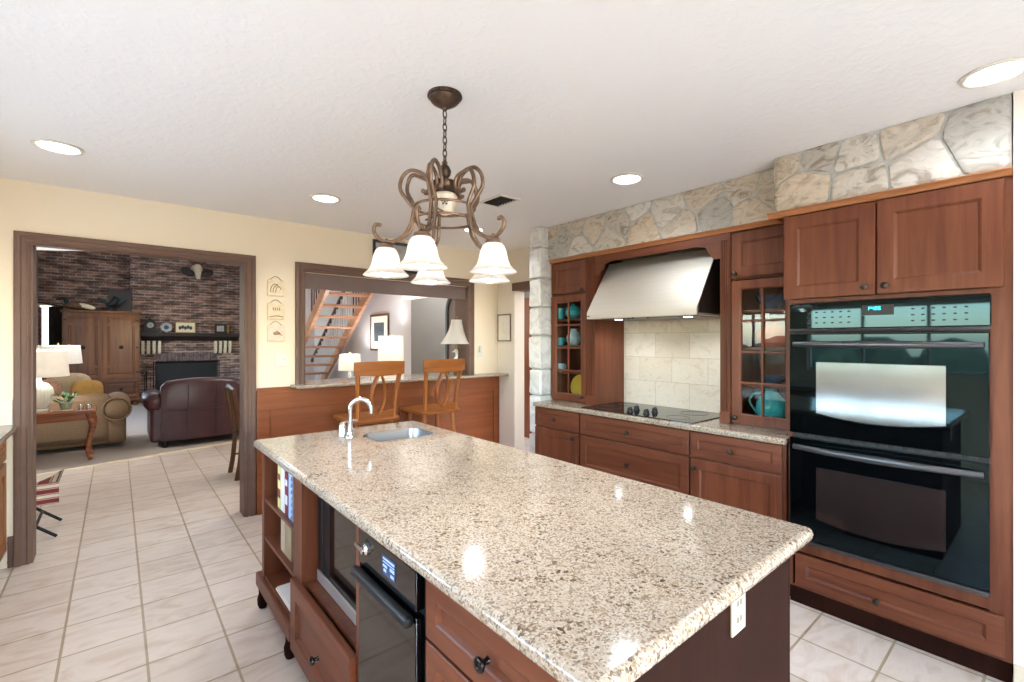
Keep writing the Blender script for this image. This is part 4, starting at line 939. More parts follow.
def heron_base(t, x, y, z0, sh0):
    bm = nb(); lathe(bm, [(.05, 0), (.05, .012), (.04, .018), (.035, .03), (.03, .032)], 20, T(x, y, z0)); lathe(bm, [(.008, .03), (.008, .34)], 8, T(x, y, z0)); mesh('base', bm, 'gold', t)
    bm = nb(); P = smoothpts([(x-.02, y-.01, z0+.03), (x-.03, y-.015, z0+.09), (x-.035, y-.02, z0+.15), (x-.01, y-.02, z0+.2), (x-.012, y-.02, z0+.245), (x-.028, y-.025, z0+.27), (x-.05, y-.03, z0+.262), (x-.078, y-.035, z0+.25)], 4)
    k = len(P); R = [.03, .04, .045, .05, .052, .05, .046, .04, .032, .025, .02, .018, .017, .016, .016, .017, .019, .02, .021, .02, .017, .013, .009]; R += [.006]*(k-len(R)); tube(bm, P, R[:k-1]+[.002], 12); mesh('heron_figure', bm, 'heron', t, angle=70)
    bm = nb(); P = smoothpts([(x+.05, y+.0, z0+.03), (x+.065, y, z0+.08), (x+.055, y, z0+.13), (x+.06, y-.01, z0+.17), (x+.075, y-.012, z0+.178), (x+.095, y-.015, z0+.17)], 4); k = len(P); tube(bm, P, [.03-.024*i/k for i in range(k)], 10); mesh('small_heron_figure', bm, 'heron', t, angle=70)
table_lamp(3.0, 4.53, 1.077, 1.42, 1.70, .185, .062, 'white bell shade lamp with heron figures on the bar', heron_base, 0, None, False)
t = thing('fruit_dish', 'small dish of green and gold fruit beside the bell lamp', 'dish', (2.93, 4.38, 1.0775))
bm = nb(); lathe(bm, [(.03, 0), (.05, .012), (.065, .03), (.061, .03), (.046, .014), (0, .006)], 18, T(2.93, 4.4, 1.0775)); mesh('dish', bm, 'gold', t)
for i, (a, b, m) in enumerate(((.02, 0, 'leaf'), (-.02, .01, 'gold'), (0, -.02, 'leaf'), (0, .025, 'yellow'))):
    bm = nb(); lathe(bm, [(0, 0), (.014, .004), (.02, .018), (.014, .032), (0, .036)], 12, T(2.93+a, 4.4+b, 1.0895)); mesh('fruit', bm, m, t)

# ================================================================== WALL PIECES ON THE FAR WALL
def plaque(z0, mat, label, k):
    t = thing('wall_plaque', label, 'plaque', (1.043, yw, z0), 'hanging plaques beside the pass-through')
    bm = nb(); box(bm, .976, 1.111, yw-.016, yw-.001, z0, z0+.135, .004); mesh('tile', bm, mat, t)
    bm = nb(); tube(bm, smoothpts([(.995, yw-.006, z0+.134), (1.02, yw-.006, z0+.158), (1.043, yw-.006, z0+.168), (1.066, yw-.006, z0+.158), (1.09, yw-.006, z0+.134)]), .0022, 6); mesh('wire_hanger', bm, 'gold', t)
    bm = nb(); r = random.Random(k)
    if k == 0:
        for i in range(3): tube(bm, smoothpts([(1.0+.02*i, yw-.0165, z0+.03), (1.005+.022*i, yw-.0165, z0+.07), (1.03+.02*i, yw-.0165, z0+.1-.01*i), (1.06+.012*i, yw-.0165, z0+.095-.02*i)]), .0035, 5)
    elif k == 1:
        for i in range(4): tube(bm, [(1.02+.016*i, yw-.0165, z0+.1), (1.025+.016*i, yw-.0165, z0+.075)], .004, 5)
        tube(bm, [(.99, yw-.0165, z0+.02), (1.05, yw-.0165, z0+.03), (1.1, yw-.0165, z0+.02)], .004, 5)
    else:
        pillow(bm, T(1.05, yw-.016, z0+.065) @ Rx(0), .06, .03, .004, .9); tube(bm, [(1.03, yw-.0165, z0+.05), (1.05, yw-.0165, z0+.09), (1.09, yw-.0165, z0+.045)], .004, 5)
    mesh('sketch', bm, 'sketch', t)
plaque(1.843, 'plaque', 'top hanging parchment plaque of three beside the pass-through', 0)
plaque(1.643, 'plaque', 'middle hanging parchment plaque of three beside the pass-through', 1)
plaque(1.456, 'plaque_b', 'bottom hanging plaque with a small dark bird beside the pass-through', 2)
t = thing('switch_plate', 'white double light switch plate below the plaques', 'switch', (1.09, yw, 1.237))
bm = nb(); box(bm, 1.04, 1.135, yw-.007, yw-.001, 1.235, 1.352, .002); mesh('plate', bm, 'white', t)
for x in (1.066, 1.109): bm = nb(); box(bm, x-.005, x+.005, yw-.014, yw-.007, 1.285, 1.303, .002); mesh('toggle', bm, 'white', t)
t = thing('night_light', 'white outlet plate with night light right of the pass-through', 'outlet', (3.23, yw, 1.3))
bm = nb(); box(bm, 3.19, 3.262, yw-.007, yw-.001, 1.265, 1.38, .002); mesh('plate', bm, 'white', t)
bm = nb(); box(bm, 3.205, 3.247, yw-.035, yw-.007, 1.32, 1.40, .008); mesh('night_light_body', bm, 'white', t)
# framed picture on the side wall
t = thing('picture_frame', 'small framed sketch on the wall right of the bar', 'picture', (3.49, 4.25, 1.45))
bm = nb(); frame(bm, FX(3.473, 4.13, 1.45), .235, .32, .015, .013); mesh('frame', bm, 'bronze_light', t)
bm = nb(); box(bm, 3.479, 3.489, 4.14, 4.36, 1.46, 1.76); mesh('mat_board', bm, 'paper', t)
bm = nb(); tube(bm, smoothpts([(3.4785, 4.25, 1.55), (3.4785, 4.24, 1.6), (3.4785, 4.26, 1.64), (3.4785, 4.245, 1.68)]), .006, 5); box(bm, 3.477, 3.479, 4.225, 4.27, 1.545, 1.555); mesh('sketch', bm, 'plaque_b', t)
t = thing('picture_frame', 'dark framed grey print leaning above the pass-through casing', 'picture', (2.2, yw, 2.16))
bm = nb(); frame(bm, FY(yw-.03, 1.915, 2.158), .60, .295, .025, .032); mesh('frame', bm, 'dark_frame', t)
bm = nb(); box(bm, 1.94, 2.49, yw-.025, yw-.01, 2.185, 2.425); mesh('print', bm, 'artgrey', t)

# ================================================================== LEFT COUNTER
t = thing('left_base_cabinet', 'wooden base cabinet with panelled doors at the left edge', 'cabinet', (-.85, 2.5, 0))
bm = nb(); box(bm, -1.148, -.557, 1.0, 4.375, .1, .874); mesh('carcass', bm, 'oldcab', t)
bm = nb(); box(bm, -1.148, -.62, 1.0, 4.375, 0, .1); mesh('toe_kick', bm, 'cherry_shaded', t)
for i in range(6):
    y0 = 4.36-.55*(i+1); bm = nb(); panel(bm, FXP(-.536, y0, .12), .54, .56, .02, .06, .01, True); d = mesh('door', bm, 'oldcab', t)
    bm = nb(); knob_at(bm, -.536, y0+.06, .62, Ry(PI/2)); mesh('knob', bm, 'knob', d)
    bm = nb(); panel(bm, FXP(-.536, y0, .70), .54, .16, .02, .04, .01, True); mesh('drawer', bm, 'oldcab', t)
bm = nb(); V = slab(bm, [(-1.148, .9), (-.488, .9), (-.488, 4.378), (-1.148, 4.378)], .875, .914, .012); q(bm, V[0][::-1]); q(bm, V[-1])
solo('left_counter', bm, 'granite', 'granite counter end at the left edge beside the door', 'countertop', base=(-.8, 2.6, .875))
bm = nb(); box(bm, -1.148, -.512, yw-.012, yw, .9145, 1.078, .002); struct('trim_8', bm, 'travertine', 'tile backsplash strip above the left counter')

# ================================================================== FAMILY ROOM
# armoire
t = thing('armoire', 'tall rustic pine armoire with two iron-handled doors against the brick wall', 'armoire', (-.24, 13.76, 0))
ax0, ax1, ay0, ay1 = -.873, .398, 13.5, 14.03
bm = nb(); box(bm, ax0, ax1, ay0+.02, ay1, .14, 2.06); box(bm, ax0-.03, ax1+.03, ay0-.03, ay1, 2.06, 2.11, .012); box(bm, ax0-.02, ax1+.02, ay0-.02, ay1, .10, .16, .01); mesh('body', bm, 'armoire_z', t)
for a, b in ((ax0+.02, -.245), (-.23, ax1-.02)):
    bm = nb(); w = b-a; panel(bm, FY(ay0, a, .62), w, 1.42, .02, .07, .012, True); box(bm, a+.07, b-.07, ay0-.006, ay0+.01, 1.78, 1.85); box(bm, a+.07, b-.07, ay0-.006, ay0+.01, .86, .92); d = mesh('door', bm, 'armoire_z', t)
    bm = nb(); lathe(bm, [(.04, 0), (.035, .006), (.015, .01), (.02, .03), (0, .04)], 12, T((a+b)/2, ay0-.004, 1.31) @ NEGY); mesh('iron_handle', bm, 'iron', d)
    for z in (1.9, 1.3, .75):
        bm = nb(); box(bm, (a if a < -.5 else b-.05), (a+.05 if a < -.5 else b), ay0-.008, ay0+.002, z-.015, z+.015); mesh('hinge', bm, 'iron', d)
    bm = nb(); panel(bm, FY(ay0, a, .18), w, .40, .02, .05, .01, True); d = mesh('drawer', bm, 'armoire_x', t)
    bm = nb(); knob_at(bm, (a+b)/2, ay0, .38, NEGY, 1.8); mesh('iron_knob', bm, 'iron', d)
for x in (ax0+.08, ax1-.08):
    for y in (ay0+.07, ay1-.07): bm = nb(); lathe(bm, [(.04, 0), (.06, .04), (.055, .1)], 12, T(x, y, 0)); mesh('foot', bm, 'armoire_z', t)
# on top of armoire
t = thing('duck_decoy', 'brown and white duck decoy on the left of the armoire top', 'decoy', (-.62, 13.75, 2.11))
bm = nb(); P = smoothpts([(-.88, 13.75, 2.215), (-.78, 13.75, 2.215), (-.62, 13.75, 2.215), (-.45, 13.75, 2.2), (-.36, 13.75, 2.19)], 4); k = len(P); tube(bm, P, [.085*math.sin(PI*(i+.6)/(k+.2))+.01 for i in range(k)], 12); mesh('body', bm, 'duck_brown', t, angle=70)
bm = nb(); P = smoothpts([(-.8, 13.75, 2.24), (-.83, 13.75, 2.32), (-.86, 13.75, 2.36), (-.93, 13.75, 2.34), (-.98, 13.75, 2.33)], 3); k = len(P); tube(bm, P, [.05-.038*i/k for i in range(k)], 10); mesh('head', bm, 'darkfig', t, angle=70)
bm = nb(); pillow(bm, T(-.5, 13.68, 2.2) @ Ry(.3), .3, .1, .05, .8); mesh('wing', bm, 'cream_paint', t)
t = thing('bird_figure', 'dark verdigris bird figure with spread wings on the armoire top', 'figurine', (-.1, 13.7, 2.11))
bm = nb(); lathe(bm, [(.1, 0), (.1, .02), (.03, .03), (.03, .1)], 14, T(-.1, 13.7, 2.11)); mesh('stand', bm, 'darkfig', t)
bm = nb(); P = smoothpts([(-.18, 13.7, 2.22), (-.12, 13.7, 2.26), (-.06, 13.7, 2.3), (-.02, 13.7, 2.38), (-.05, 13.7, 2.44)], 4); k = len(P); tube(bm, P, [.02+.05*math.sin(PI*i/(k-1)) for i in range(k)], 10); mesh('body', bm, 'darkfig', t, angle=70)
for s in (-1, 1):
    bm = nb(); pillow(bm, T(-.08+s*.14, 13.72, 2.33) @ Ry(-s*.5), .26, .09, .03, .9); mesh('wing', bm, 'darkfig', t)
bm = nb(); box(bm, -.2, .2, 0, .03, 0, .52, .006, T(.06, 13.86, 2.112) @ Rx(-.12)); solo('tray', bm, 'mantel', 'large dark square tray leaning on the brick behind the bird figure', 'tray', base=(.06, 13.9, 2.11))
# window with curtains left of armoire
bm = nb(); X = FY(14.34, -1.30, .75); box(bm, 0, .22, 0, 1.5, -.005, .002, 0, X); o = struct('window_4', bm, emit('bright_window_daylight', 'e4ecf6', 1.6), 'bright narrow window left of the armoire')
bm = nb(); frame(bm, X, .24, 1.5, .01, .03, ((0, 2), (.5, 2.5), (1, 1.5))); struct('window_frame', bm, 'cream_paint', None, o)
t = thing('curtain', 'dark curtain panel hanging left of the armoire on an iron rod', 'curtain', (-1.05, 14.25, 0))
def drape(bm, x0, x1, y, z0, z1, a=.025, w=.09):
    lo = []
    for j in range(5):
        z = z1+(z0-z1)*j/4; lo.append([Vector((x0+(x1-x0)*i/30, y+a*math.sin(2*PI*(x1-x0)*i/30/w)*(.7+.1*j), z)) for i in range(31)])
    loft(bm, lo, False, False)
    lo2 = [[p+Vector((0, .006, 0)) for p in l] for l in lo]; loft(bm, lo2, False, False)
bm = nb(); drape(bm, -1.13, -.90, 14.22, .02, 2.2); mesh('panel', bm, 'curtain', t)
bm = nb(); tube(bm, [(-1.29, 14.22, 2.28), (-.86, 14.22, 2.2)], .014, 8); lathe(bm, [(0, -.03), (.025, -.015), (.03, 0), (.025, .015), (0, .03)], 12, T(-.85, 14.22, 2.2)); mesh('rod', bm, 'iron', t)
for k in range(12): bm = nb(); lathe(bm, [(.014, 0), (.014, .006), (0, .007)], 8, T(-1.145, 14.2, 1.1+.09*k) @ NEGY); mesh('bead', bm, 'white', t)
bm = nb(); drape(bm, -1.295, -1.235, 14.24, .02, 2.18, .015, .05); solo('curtain', bm, 'curtain_red', 'red print curtain at the far left of the bright window', 'curtain', base=(-1.27, 14.24, 0))
# fireplace
bm = nb(); box(bm, .72, 1.965, 14.062, 14.09, 0.02, .93); t = thing('fire_screen', 'black fire screen across the fireplace opening', 'fire screen', (1.34, 14.0, 0))
mesh('mesh_panel', bm, 'soot', t)
bm = nb(); frame(bm, FY(14.045, .66, .005), 1.36, .95, .03, .05); mesh('frame', bm, 'iron', t)
bm = nb()
for k in range(17): v = box(bm, .72+.0735*k, .72+.0735*k+.062, 14.02, 14.06, .955, 1.16, .006)
struct('trim_9', bm, 'soldier', 'soldier course of bricks above the fireplace')
t = thing('mantel_shelf', 'dark wooden mantel shelf on the brick chimney', 'mantel', (1.44, 13.95, 1.45))
bm = nb(); box(bm, .41, 2.47, 13.8, 14.048, 1.56, 1.645, .012); mesh('shelf', bm, 'mantel', t)
bm = nb(); loft(bm, [[Vector((x, y, z)) for x, y, z in ((x0, 14.048, 1.455), (x0, 14.0, 1.455), (x0, 13.82, 1.56), (x0, 14.048, 1.56))] for x0 in (.45, 2.43)]); mesh('cove', bm, 'mantel', t)
for x0, nm in ((.434, 'left'), (1.893, 'right')):
    for k in range(4):
        bm = nb(); box(bm, x0+.105*k, x0+.105*k+.062, 13.93, 14.048, 1.19, 1.452, .006); box(bm, x0+.105*k, x0+.105*k+.062, 13.98, 14.048, 1.14, 1.19, .006)
        solo('brick_corbel', bm, 'cream_paint', 'pale brick corbel under the %s end of the mantel' % nm, 'corbel', 'brick corbels under the %s of the mantel' % nm, (x0+.105*k+.03, 14.0, 1.14))
t = thing('mantel_clock', 'black arched mantel clock at the left of the mantel', 'clock', (.6, 13.9, 1.645))
bm = nb(); prism(bm, [(-.14, 0), (.14, 0), (.14, .05), (.115, .06), (.115, .2), (.09, .27), (.04, .31), (-.04, .31), (-.09, .27), (-.115, .2), (-.115, .06), (-.14, .05)], -.08, .08, FY(13.92, .6, 1.6455)); lathe(bm, [(.03, 0), (.02, .03), (0, .04)], 10, T(.6, 13.92, 1.95)); mesh('case', bm, 'black', t)
bm = nb(); lathe(bm, [(.065, 0), (.065, .004), (0, .005)], 20, T(.6, 13.839, 1.82) @ NEGY); f_ = mesh('face', bm, 'artgrey', t)
bm = nb(); bar(bm, (.6, 13.833, 1.82), (.6, 13.833, 1.87), .006, .003, 0); bar(bm, (.6, 13.833, 1.82), (.632, 13.833, 1.81), .006, .003, 0); mesh('hands', bm, 'black', f_)
t = thing('display_plate', 'decorated round plate on a stand next to the mantel clock', 'plate', (.91, 13.93, 1.645))
bm = nb(); lathe(bm, [(.0, 0), (.06, .002), (.1, .014), (.115, .022), (.11, .025), (.06, .008), (0, .006)], 28, T(.91, 13.95, 1.775) @ Rx(PI/2-.15)); mesh('plate', bm, 'artgrey', t)
bm = nb(); lathe(bm, [(.05, 0), (.05, .003), (0, .004)], 20, T(.91, 13.937, 1.775) @ Rx(PI/2-.15)); mesh('pattern', bm, 'navy', t)
bm = nb()
for s in (-1, 1): tube(bm, [(.91+s*.05, 13.9, 1.68), (.91+s*.05, 13.9, 1.65), (.91+s*.05, 14.02, 1.65), (.91+s*.03, 14.0, 1.85)], .006, 6)
mesh('stand', bm, 'iron', t)
t = thing('framed_print', 'wide framed print of dark birds in the middle of the mantel', 'picture', (1.29, 13.95, 1.645))
bm = nb(); frame(bm, FY(13.95, 1.08, 1.647), .42, .27, .02, .03); mesh('frame', bm, 'gold', t)
bm = nb(); box(bm, 1.10, 1.48, 13.955, 13.968, 1.66, 1.9); p_ = mesh('mat_board', bm, 'plaque', t)
bm = nb()
for k in range(5): pillow(bm, T(1.18+.055*k, 13.953, 1.77+.02*(k % 2)), .06, .09, .004, .9)
mesh('birds', bm, 'photo_dark', p_)
t = thing('photo_frame', 'dark photo frame with a pale photo at the right of the mantel', 'picture', (2.03, 13.95, 1.645))
bm = nb(); frame(bm, FY(13.93, 1.90, 1.647), .25, .235, .02, .045); mesh('frame', bm, 'mantel', t)
bm = nb(); box(bm, 1.93, 2.12, 13.94, 13.95, 1.68, 1.85); mesh('photo', bm, 'artgrey', t)
bm = nb(); box(bm, 2.17, 2.22, 13.93, 13.96, 1.647, 1.86, .006); solo('book', bm, 'gold', 'tan book standing right of the mantel photo frame', 'book', base=(2.19, 13.95, 1.647))
# mounted deer head
t = thing('mounted_deer_head', 'mounted deer head with pale face high on the chimney', 'trophy', (1.53, 14.05, 3.1))
dx = 1.53
bm = nb(); P = smoothpts([(dx, 14.045, 3.22), (dx, 13.95, 3.26), (dx, 13.86, 3.25), (dx, 13.78, 3.16), (dx, 13.74, 3.06), (dx, 13.72, 2.96)], 3); k = len(P); tube(bm, P, [.13-.095*i/(k-1) for i in range(k)], 12); mesh('head', bm, 'cream_paint', t, angle=70)
for q_ in (-1, 1):
    bm = nb(); pillow(bm, T(dx+q_*.2, 13.92, 3.15) @ Ry(-q_*.35), .3, .17, .07, .9); mesh('ear', bm, 'mantel', t)
    bm = nb(); tube(bm, smoothpts([(dx+q_*.06, 13.88, 3.33), (dx+q_*.16, 13.9, 3.42), (dx+q_*.28, 13.86, 3.5), (dx+q_*.26, 13.78, 3.62)], 4), .018, 8); tube(bm, [(dx+q_*.24, 13.88, 3.46), (dx+q_*.2, 13.86, 3.6)], .014, 8); mesh('antler', bm, 'duck_brown', t)
bm = nb(); lathe(bm, [(0, -.02), (.03, -.012), (.032, 0), (0, .02)], 10, T(dx, 13.715, 2.955)); mesh('nose', bm, 'black', t)
# fireplace tools
t = thing('fireplace_tools', 'black iron fireplace tool stand between armoire and fireplace', 'tool stand', (.53, 13.85, 0))
bm = nb(); lathe(bm, [(.1, 0), (.1, .015), (.02, .03), (.012, .04), (.012, .7), (.02, .72), (0, .74)], 14, T(.53, 13.85, 0.005)); mesh('stand', bm, 'iron', t)
for k in range(3):
    a = k*2.1; bm = nb(); tube(bm, [(.53+.07*math.cos(a), 13.85+.07*math.sin(a), .1), (.53+.07*math.cos(a), 13.85+.07*math.sin(a), .66)], .007, 6); lathe(bm, [(.03, 0), (.025, .05), (.008, .1)], 8, T(.53+.07*math.cos(a), 13.85+.07*math.sin(a), .06)); mesh('tool', bm, 'iron', t)
# leather loveseat (back to us)
t = thing('leather_loveseat', 'burgundy leather loveseat with its back to the kitchen', 'loveseat', (.85, 8.25, 0))
def soft(bm, x0, x1, y0, y1, z0, z1, r=.05): box(bm, x0, x1, y0, y1, z0, z1, r, None, 4)
bm = nb(); soft(bm, .47, 1.36, 7.86, 8.75, .09, .42, .03); mesh('base', bm, 'leather', t)
bm = nb(); lo = []                 # back with crested top, leaning
n = 16
for i in range(n+1):
    u = -1+2*i/n; x = .91+u*.46; tp = .90+.045*(1-u*u)-(.05 if abs(u) == 1 else 0); th = .12
    lo.append([Vector((x, 7.80+.02*u*u, .1)), Vector((x, 7.77+.03*u*u, .5)), Vector((x, 7.74+.03*u*u, tp-.06)), Vector((x, 7.76+.03*u*u, tp-.015)), Vector((x, 7.82, tp)), Vector((x, 7.90, tp-.02)), Vector((x, 7.95, tp-.1)), Vector((x, 8.02, .45)), Vector((x, 8.02, .1))])
loft(bm, lo)
for x in (.75, 1.08):
    tube(bm, [(x, 7.803, .13), (x, 7.772, .5), (x, 7.742, .86)], .006, 6)
tube(bm, [(.46, 7.772, .52), (.91, 7.762, .5), (1.36, 7.772, .52)], .005, 6)
bk = mesh('back', bm, 'leather', t, angle=60)
for s, xx in ((-1, .42), (1, 1.40)):
    bm = nb(); soft(bm, xx-.08, xx+.08, 7.84, 8.72, .09, .56, .04); tube(bm, [(xx+s*.03, 7.80, .62), (xx+s*.03, 7.86, .63), (xx+s*.03, 8.7, .62), (xx+s*.03, 8.74, .6)], [.07, .125, .125, .07], 16); mesh('arm', bm, 'leather', t, angle=60)
bm = nb(); soft(bm, .51, 1.31, 8.03, 8.74, .42, .55, .05); mesh('seat_cushion', bm, 'leather', t)
for x in (.5, 1.32):
    for y in (7.88, 8.68): bm = nb(); lathe(bm, [(.02, 0), (.03, .09)], 10, T(x, y, .004)); mesh('foot', bm, 'mantel', t)
# tan sofa
t = thing('tan_sofa', 'tan fabric sofa behind the console table', 'sofa', (-.6, 8.8, 0))
bm = nb(); soft(bm, -1.28, -.02, 8.35, 9.25, .06, .42, .03); mesh('base', bm, 'tan_fabric', t)
bm = nb(); soft(bm, -1.28, -.06, 8.30, 8.52, .1, .74, .08); mesh('back', bm, 'tan_fabric', t)
bm = nb(); soft(bm, -.10, .10, 8.3, 9.25, .06, .5, .05); tube(bm, [(.0, 8.24, .52), (.0, 8.3, .53), (.0, 9.2, .53), (.0, 9.27, .52)], [.08, .16, .16, .08], 18); tube(bm, [(.0+.15*math.cos(a), 8.265, .53+.15*math.sin(a)) for a in [2*PI*i/24 for i in range(24)]], .012, 6, True); mesh('arm', bm, 'tan_fabric', t, angle=60)
bm = nb(); soft(bm, -1.27, -.12, 8.53, 9.22, .42, .55, .05); mesh('seat_cushion', bm, 'tan_fabric', t)
def cush(x, y, z, w, h, mat, label, rx=-.25, rz=0):
    bm = nb(); pillow(bm, T(x, y, z) @ Rz(rz) @ Rx(rx), w, h, .14, .6); solo('throw_pillow', bm, mat, label, 'pillow', 'pillows on the tan sofa', (x, y, z-h/2))
cush(-.31, 8.64, .74, .34, .36, 'gold_pillow', 'gold throw pillow nearest the sofa arm', .15, .1)
cush(-.75, 8.63, .75, .42, .4, 'rose_pillow', 'rose beige throw pillow in the middle of the tan sofa', .15)
cush(-.5, 8.86, .79, .5, .46, 'ivory_fabric', 'ivory throw pillow standing highest on the tan sofa', .2, -.2)
# console table
t = thing('console_table', 'polished mahogany console table with carved legs behind the tan sofa', 'table', (-.68, 7.9, 0))
cx0, cx1, cy0, cy1 = -1.18, -.19, 7.62, 8.12
bm = nb(); box(bm, cx0, cx1, cy0, cy1, .585, .62, .012); mesh('top', bm, 'console', t)
bm = nb(); box(bm, cx0+.05, cx1-.05, cy0+.05, cy1-.05, .49, .585, .006); mesh('apron', bm, 'console', t)
for x in (cx0+.07, cx1-.07):
    for y in (cy0+.07, cy1-.07):
        s = 1 if x > -.6 else -1; bm = nb(); P = smoothpts([(x, y, .58), (x+s*.02, y, .5), (x+s*.035, y, .42), (x+s*.012, y, .3), (x-s*.01, y, .16), (x, y, .06), (x+s*.03, y-.01, .012)], 4); k = len(P)
        tube(bm, P, [.045-.022*min(1, i/(k*.7))+(.01 if i > k-4 else 0) for i in range(k)], 10); mesh('leg', bm, 'console', t, angle=60)
def white_base(t, x, y, z0, sh0):
    h = sh0-z0; bm = nb(); box(bm, x-.09, x+.09, y-.09, y+.09, z0+.0005, z0+.035, .004); mesh('plinth', bm, 'white', t)
    bm = nb(); pr = [(.06, .035), (.07, .05), (.115, .12), (.13, .2), (.12, .27), (.07, .33), (.03, .35), (.015, h+.05)]; lathe(bm, pr, 24, T(x, y, z0))
    for k in range(24): a = k*PI/12; tube(bm, [(x+r*math.cos(a), y+r*math.sin(a), z0+z) for r, z in pr[1:6]], .006, 5)
    mesh('base', bm, 'white', t, angle=60)
def plain_base(t, x, y, z0, sh0):
    bm = nb(); lathe(bm, [(.07, .0005), (.07, .02), (.03, .04), (.05, .12), (.06, .2), (.03, (sh0-z0)*.8), (.012, sh0-z0+.06)], 18, T(x, y, z0)); mesh('base', bm, 'artgrey', t)
table_lamp(-.71, 7.86, .62, 1.03, 1.34, .27, .25, 'white drum shade lamp with ribbed white base on the console table', white_base, 34)
t = thing('end_table', 'small dark end table beyond the tan sofa', 'table', (-.66, 9.65, 0))
bm = nb(); box(bm, -.92, -.4, 9.4, 9.9, .56, .6, .008); mesh('top', bm, 'console', t)
for x in (-.88, -.44):
    for y in (9.44, 9.86): bm = nb(); tube(bm, [(x, y, .565), (x, y, .004)], [.025, .016], 8); mesh('leg', bm, 'console', t)
table_lamp(-.665, 9.65, .6, 1.115, 1.385, .27, .245, 'white drum shade lamp on the end table in front of the armoire', plain_base, 34)
t = thing('photo_frame', 'small silver photo frame beside the far drum lamp', 'picture', (-.5, 9.45, .6))
bm = nb(); frame(bm, FY(9.45, -.66, .602), .24, .30, .02, .03); mesh('frame', bm, 'nickel', t)
bm = nb(); box(bm, -.64, -.44, 9.458, 9.47, .62, .88); mesh('photo', bm, 'photo_dark', t)
t = thing('potted_plant', 'small leafy green plant in a grey pot on the console table', 'plant', (-.47, 7.8, .62))
bm = nb(); lathe(bm, [(.04, .0005), (.055, .05), (.062, .09), (.056, .09), (.05, .07), (0, .065)], 16, T(-.47, 7.8, .62)); mesh('pot', bm, 'pot', t)
bm = nb(); r = random.Random(3)
for k in range(26):
    a = r.uniform(0, 2*PI); e = r.uniform(.2, 1.2); L = r.uniform(.06, .14); c0 = Vector((-.47+.02*math.cos(a), 7.8+.02*math.sin(a), .69)); d = Vector((math.cos(a)*math.cos(e), math.sin(a)*math.cos(e), math.sin(e)))
    tp = c0+d*L; tube(bm, [c0, tp], .002, 4); s = d.cross(Vector((0, 0, 1))).normalized()*.022
    w = [tp-d*.01, tp+d*.02+s, tp+d*.055-Vector((0, 0, .01)), tp+d*.02-s]; lo = [bm.verts.new(p) for p in w]; q(bm, lo); lo2 = [bm.verts.new(p+Vector((0, 0, .002))) for p in w]; q(bm, lo2)
mesh('foliage', bm, 'leaf', t)
for x, lb in ((-.335, 'left small glass candle cup on the console table'), (-.265, 'right small glass candle cup on the console table')):
    bm = nb(); lathe(bm, [(.026, .0005), (.03, .055), (.027, .055), (.023, .008), (0, .006)], 16, T(x, 7.72, .62)); solo('candle_cup', bm, 'nickel', lb, 'candle holder', 'candle cups on the console table', (x, 7.72, .62))
bm = nb(); box(bm, -.56, -.40, 7.64, 7.72, .6205, .632, .002); solo('magazine', bm, 'book_t', 'thin tan book lying on the console table', 'book', base=(-.48, 7.68, .62))
# dining chair
t = thing('dining_chair', 'dark walnut dining chair just inside the door opening', 'chair', (1.2, 5.75, 0))
bm = nb(); lo = []
for ins, z in ((.015, .44), (0, .45), (0, .465), (.02, .475)): lo.append([Vector((x, y, z)) for x, y in rrect(.985+ins, 1.41-ins, 5.53+ins, 5.97-ins, .05)])
loft(bm, lo); mesh('seat', bm, 'leather', t)
for y in (5.56, 5.94):
    bm = nb(); P = smoothpts([(.955, y, 0), (.985, y, .2), (1.0, y, .45), (.975, y, .6), (.945, y, .78), (.92, y, .95)], 4); tube(bm, P, .02, 8, False, (.9, 1.2)); mesh('back_post', bm, 'chair_wood', t, angle=60)
    bm = nb(); tube(bm, [(1.375, y, .45), (1.385, y, 0)], [.022, .016], 8); mesh('leg', bm, 'chair_wood', t)
    bm = nb(); tube(bm, [(.985, y, .2), (1.38, y, .18)], .011, 8); mesh('stretcher', bm, 'chair_wood', t)
bm = nb(); tube(bm, smoothpts([(.925, 5.53, .93), (.915, 5.65, .955), (.912, 5.75, .96), (.915, 5.85, .955), (.925, 5.97, .93)], 4), .026, 8, False, (.55, 1.4)); mesh('top_rail', bm, 'chair_wood', t, angle=60)
bm = nb()
for s in (-1, 1): tube(bm, smoothpts([(.99, 5.75+s*.02, .48), (.965, 5.75+s*.075, .65), (.945, 5.75+s*.05, .8), (.92, 5.75+s*.02, .93)], 4), .014, 8)
mesh('splat', bm, 'chair_wood', t, angle=60)
# folding striped stool
t = thing('folding_stool', 'folding stool with red striped canvas seat inside the door opening', 'stool', (-.56, 5.0, 0))
for y in (4.82, 5.22):
    bm = nb(); tube(bm, [(-.34, y, .01), (-.78, y, .40)], .011, 8); mesh('leg', bm, 'iron', t)
    bm = nb(); tube(bm, [(-.78, y+.02, .01), (-.34, y+.02, .40)], .011, 8); mesh('leg', bm, 'iron', t)
for x, z, dy in ((-.34, .40, .02), (-.78, .40, 0), (-.45, .108, 0), (-.67, .108, .02)):
    bm = nb(); tube(bm, [(x, 4.80+dy, z), (x, 5.22+dy, z)], .010, 8); mesh('crossbar', bm, 'iron', t)
bm = nb(); lo = []
for i in range(13):
    u = -1+2*i/12; lo.append([Vector((-.56+u*.235, y, .325+.088*u*u+.004)) for y in (4.81, 5.24)])
lo = lo+[[p-Vector((0, 0, .004)) for p in l] for l in lo[::-1]]; loft(bm, lo, False, False)
box(bm, -.79, -.325, 4.785, 4.797, .262, .418, .003)
mesh('canvas_seat', bm, 'stripe', t)

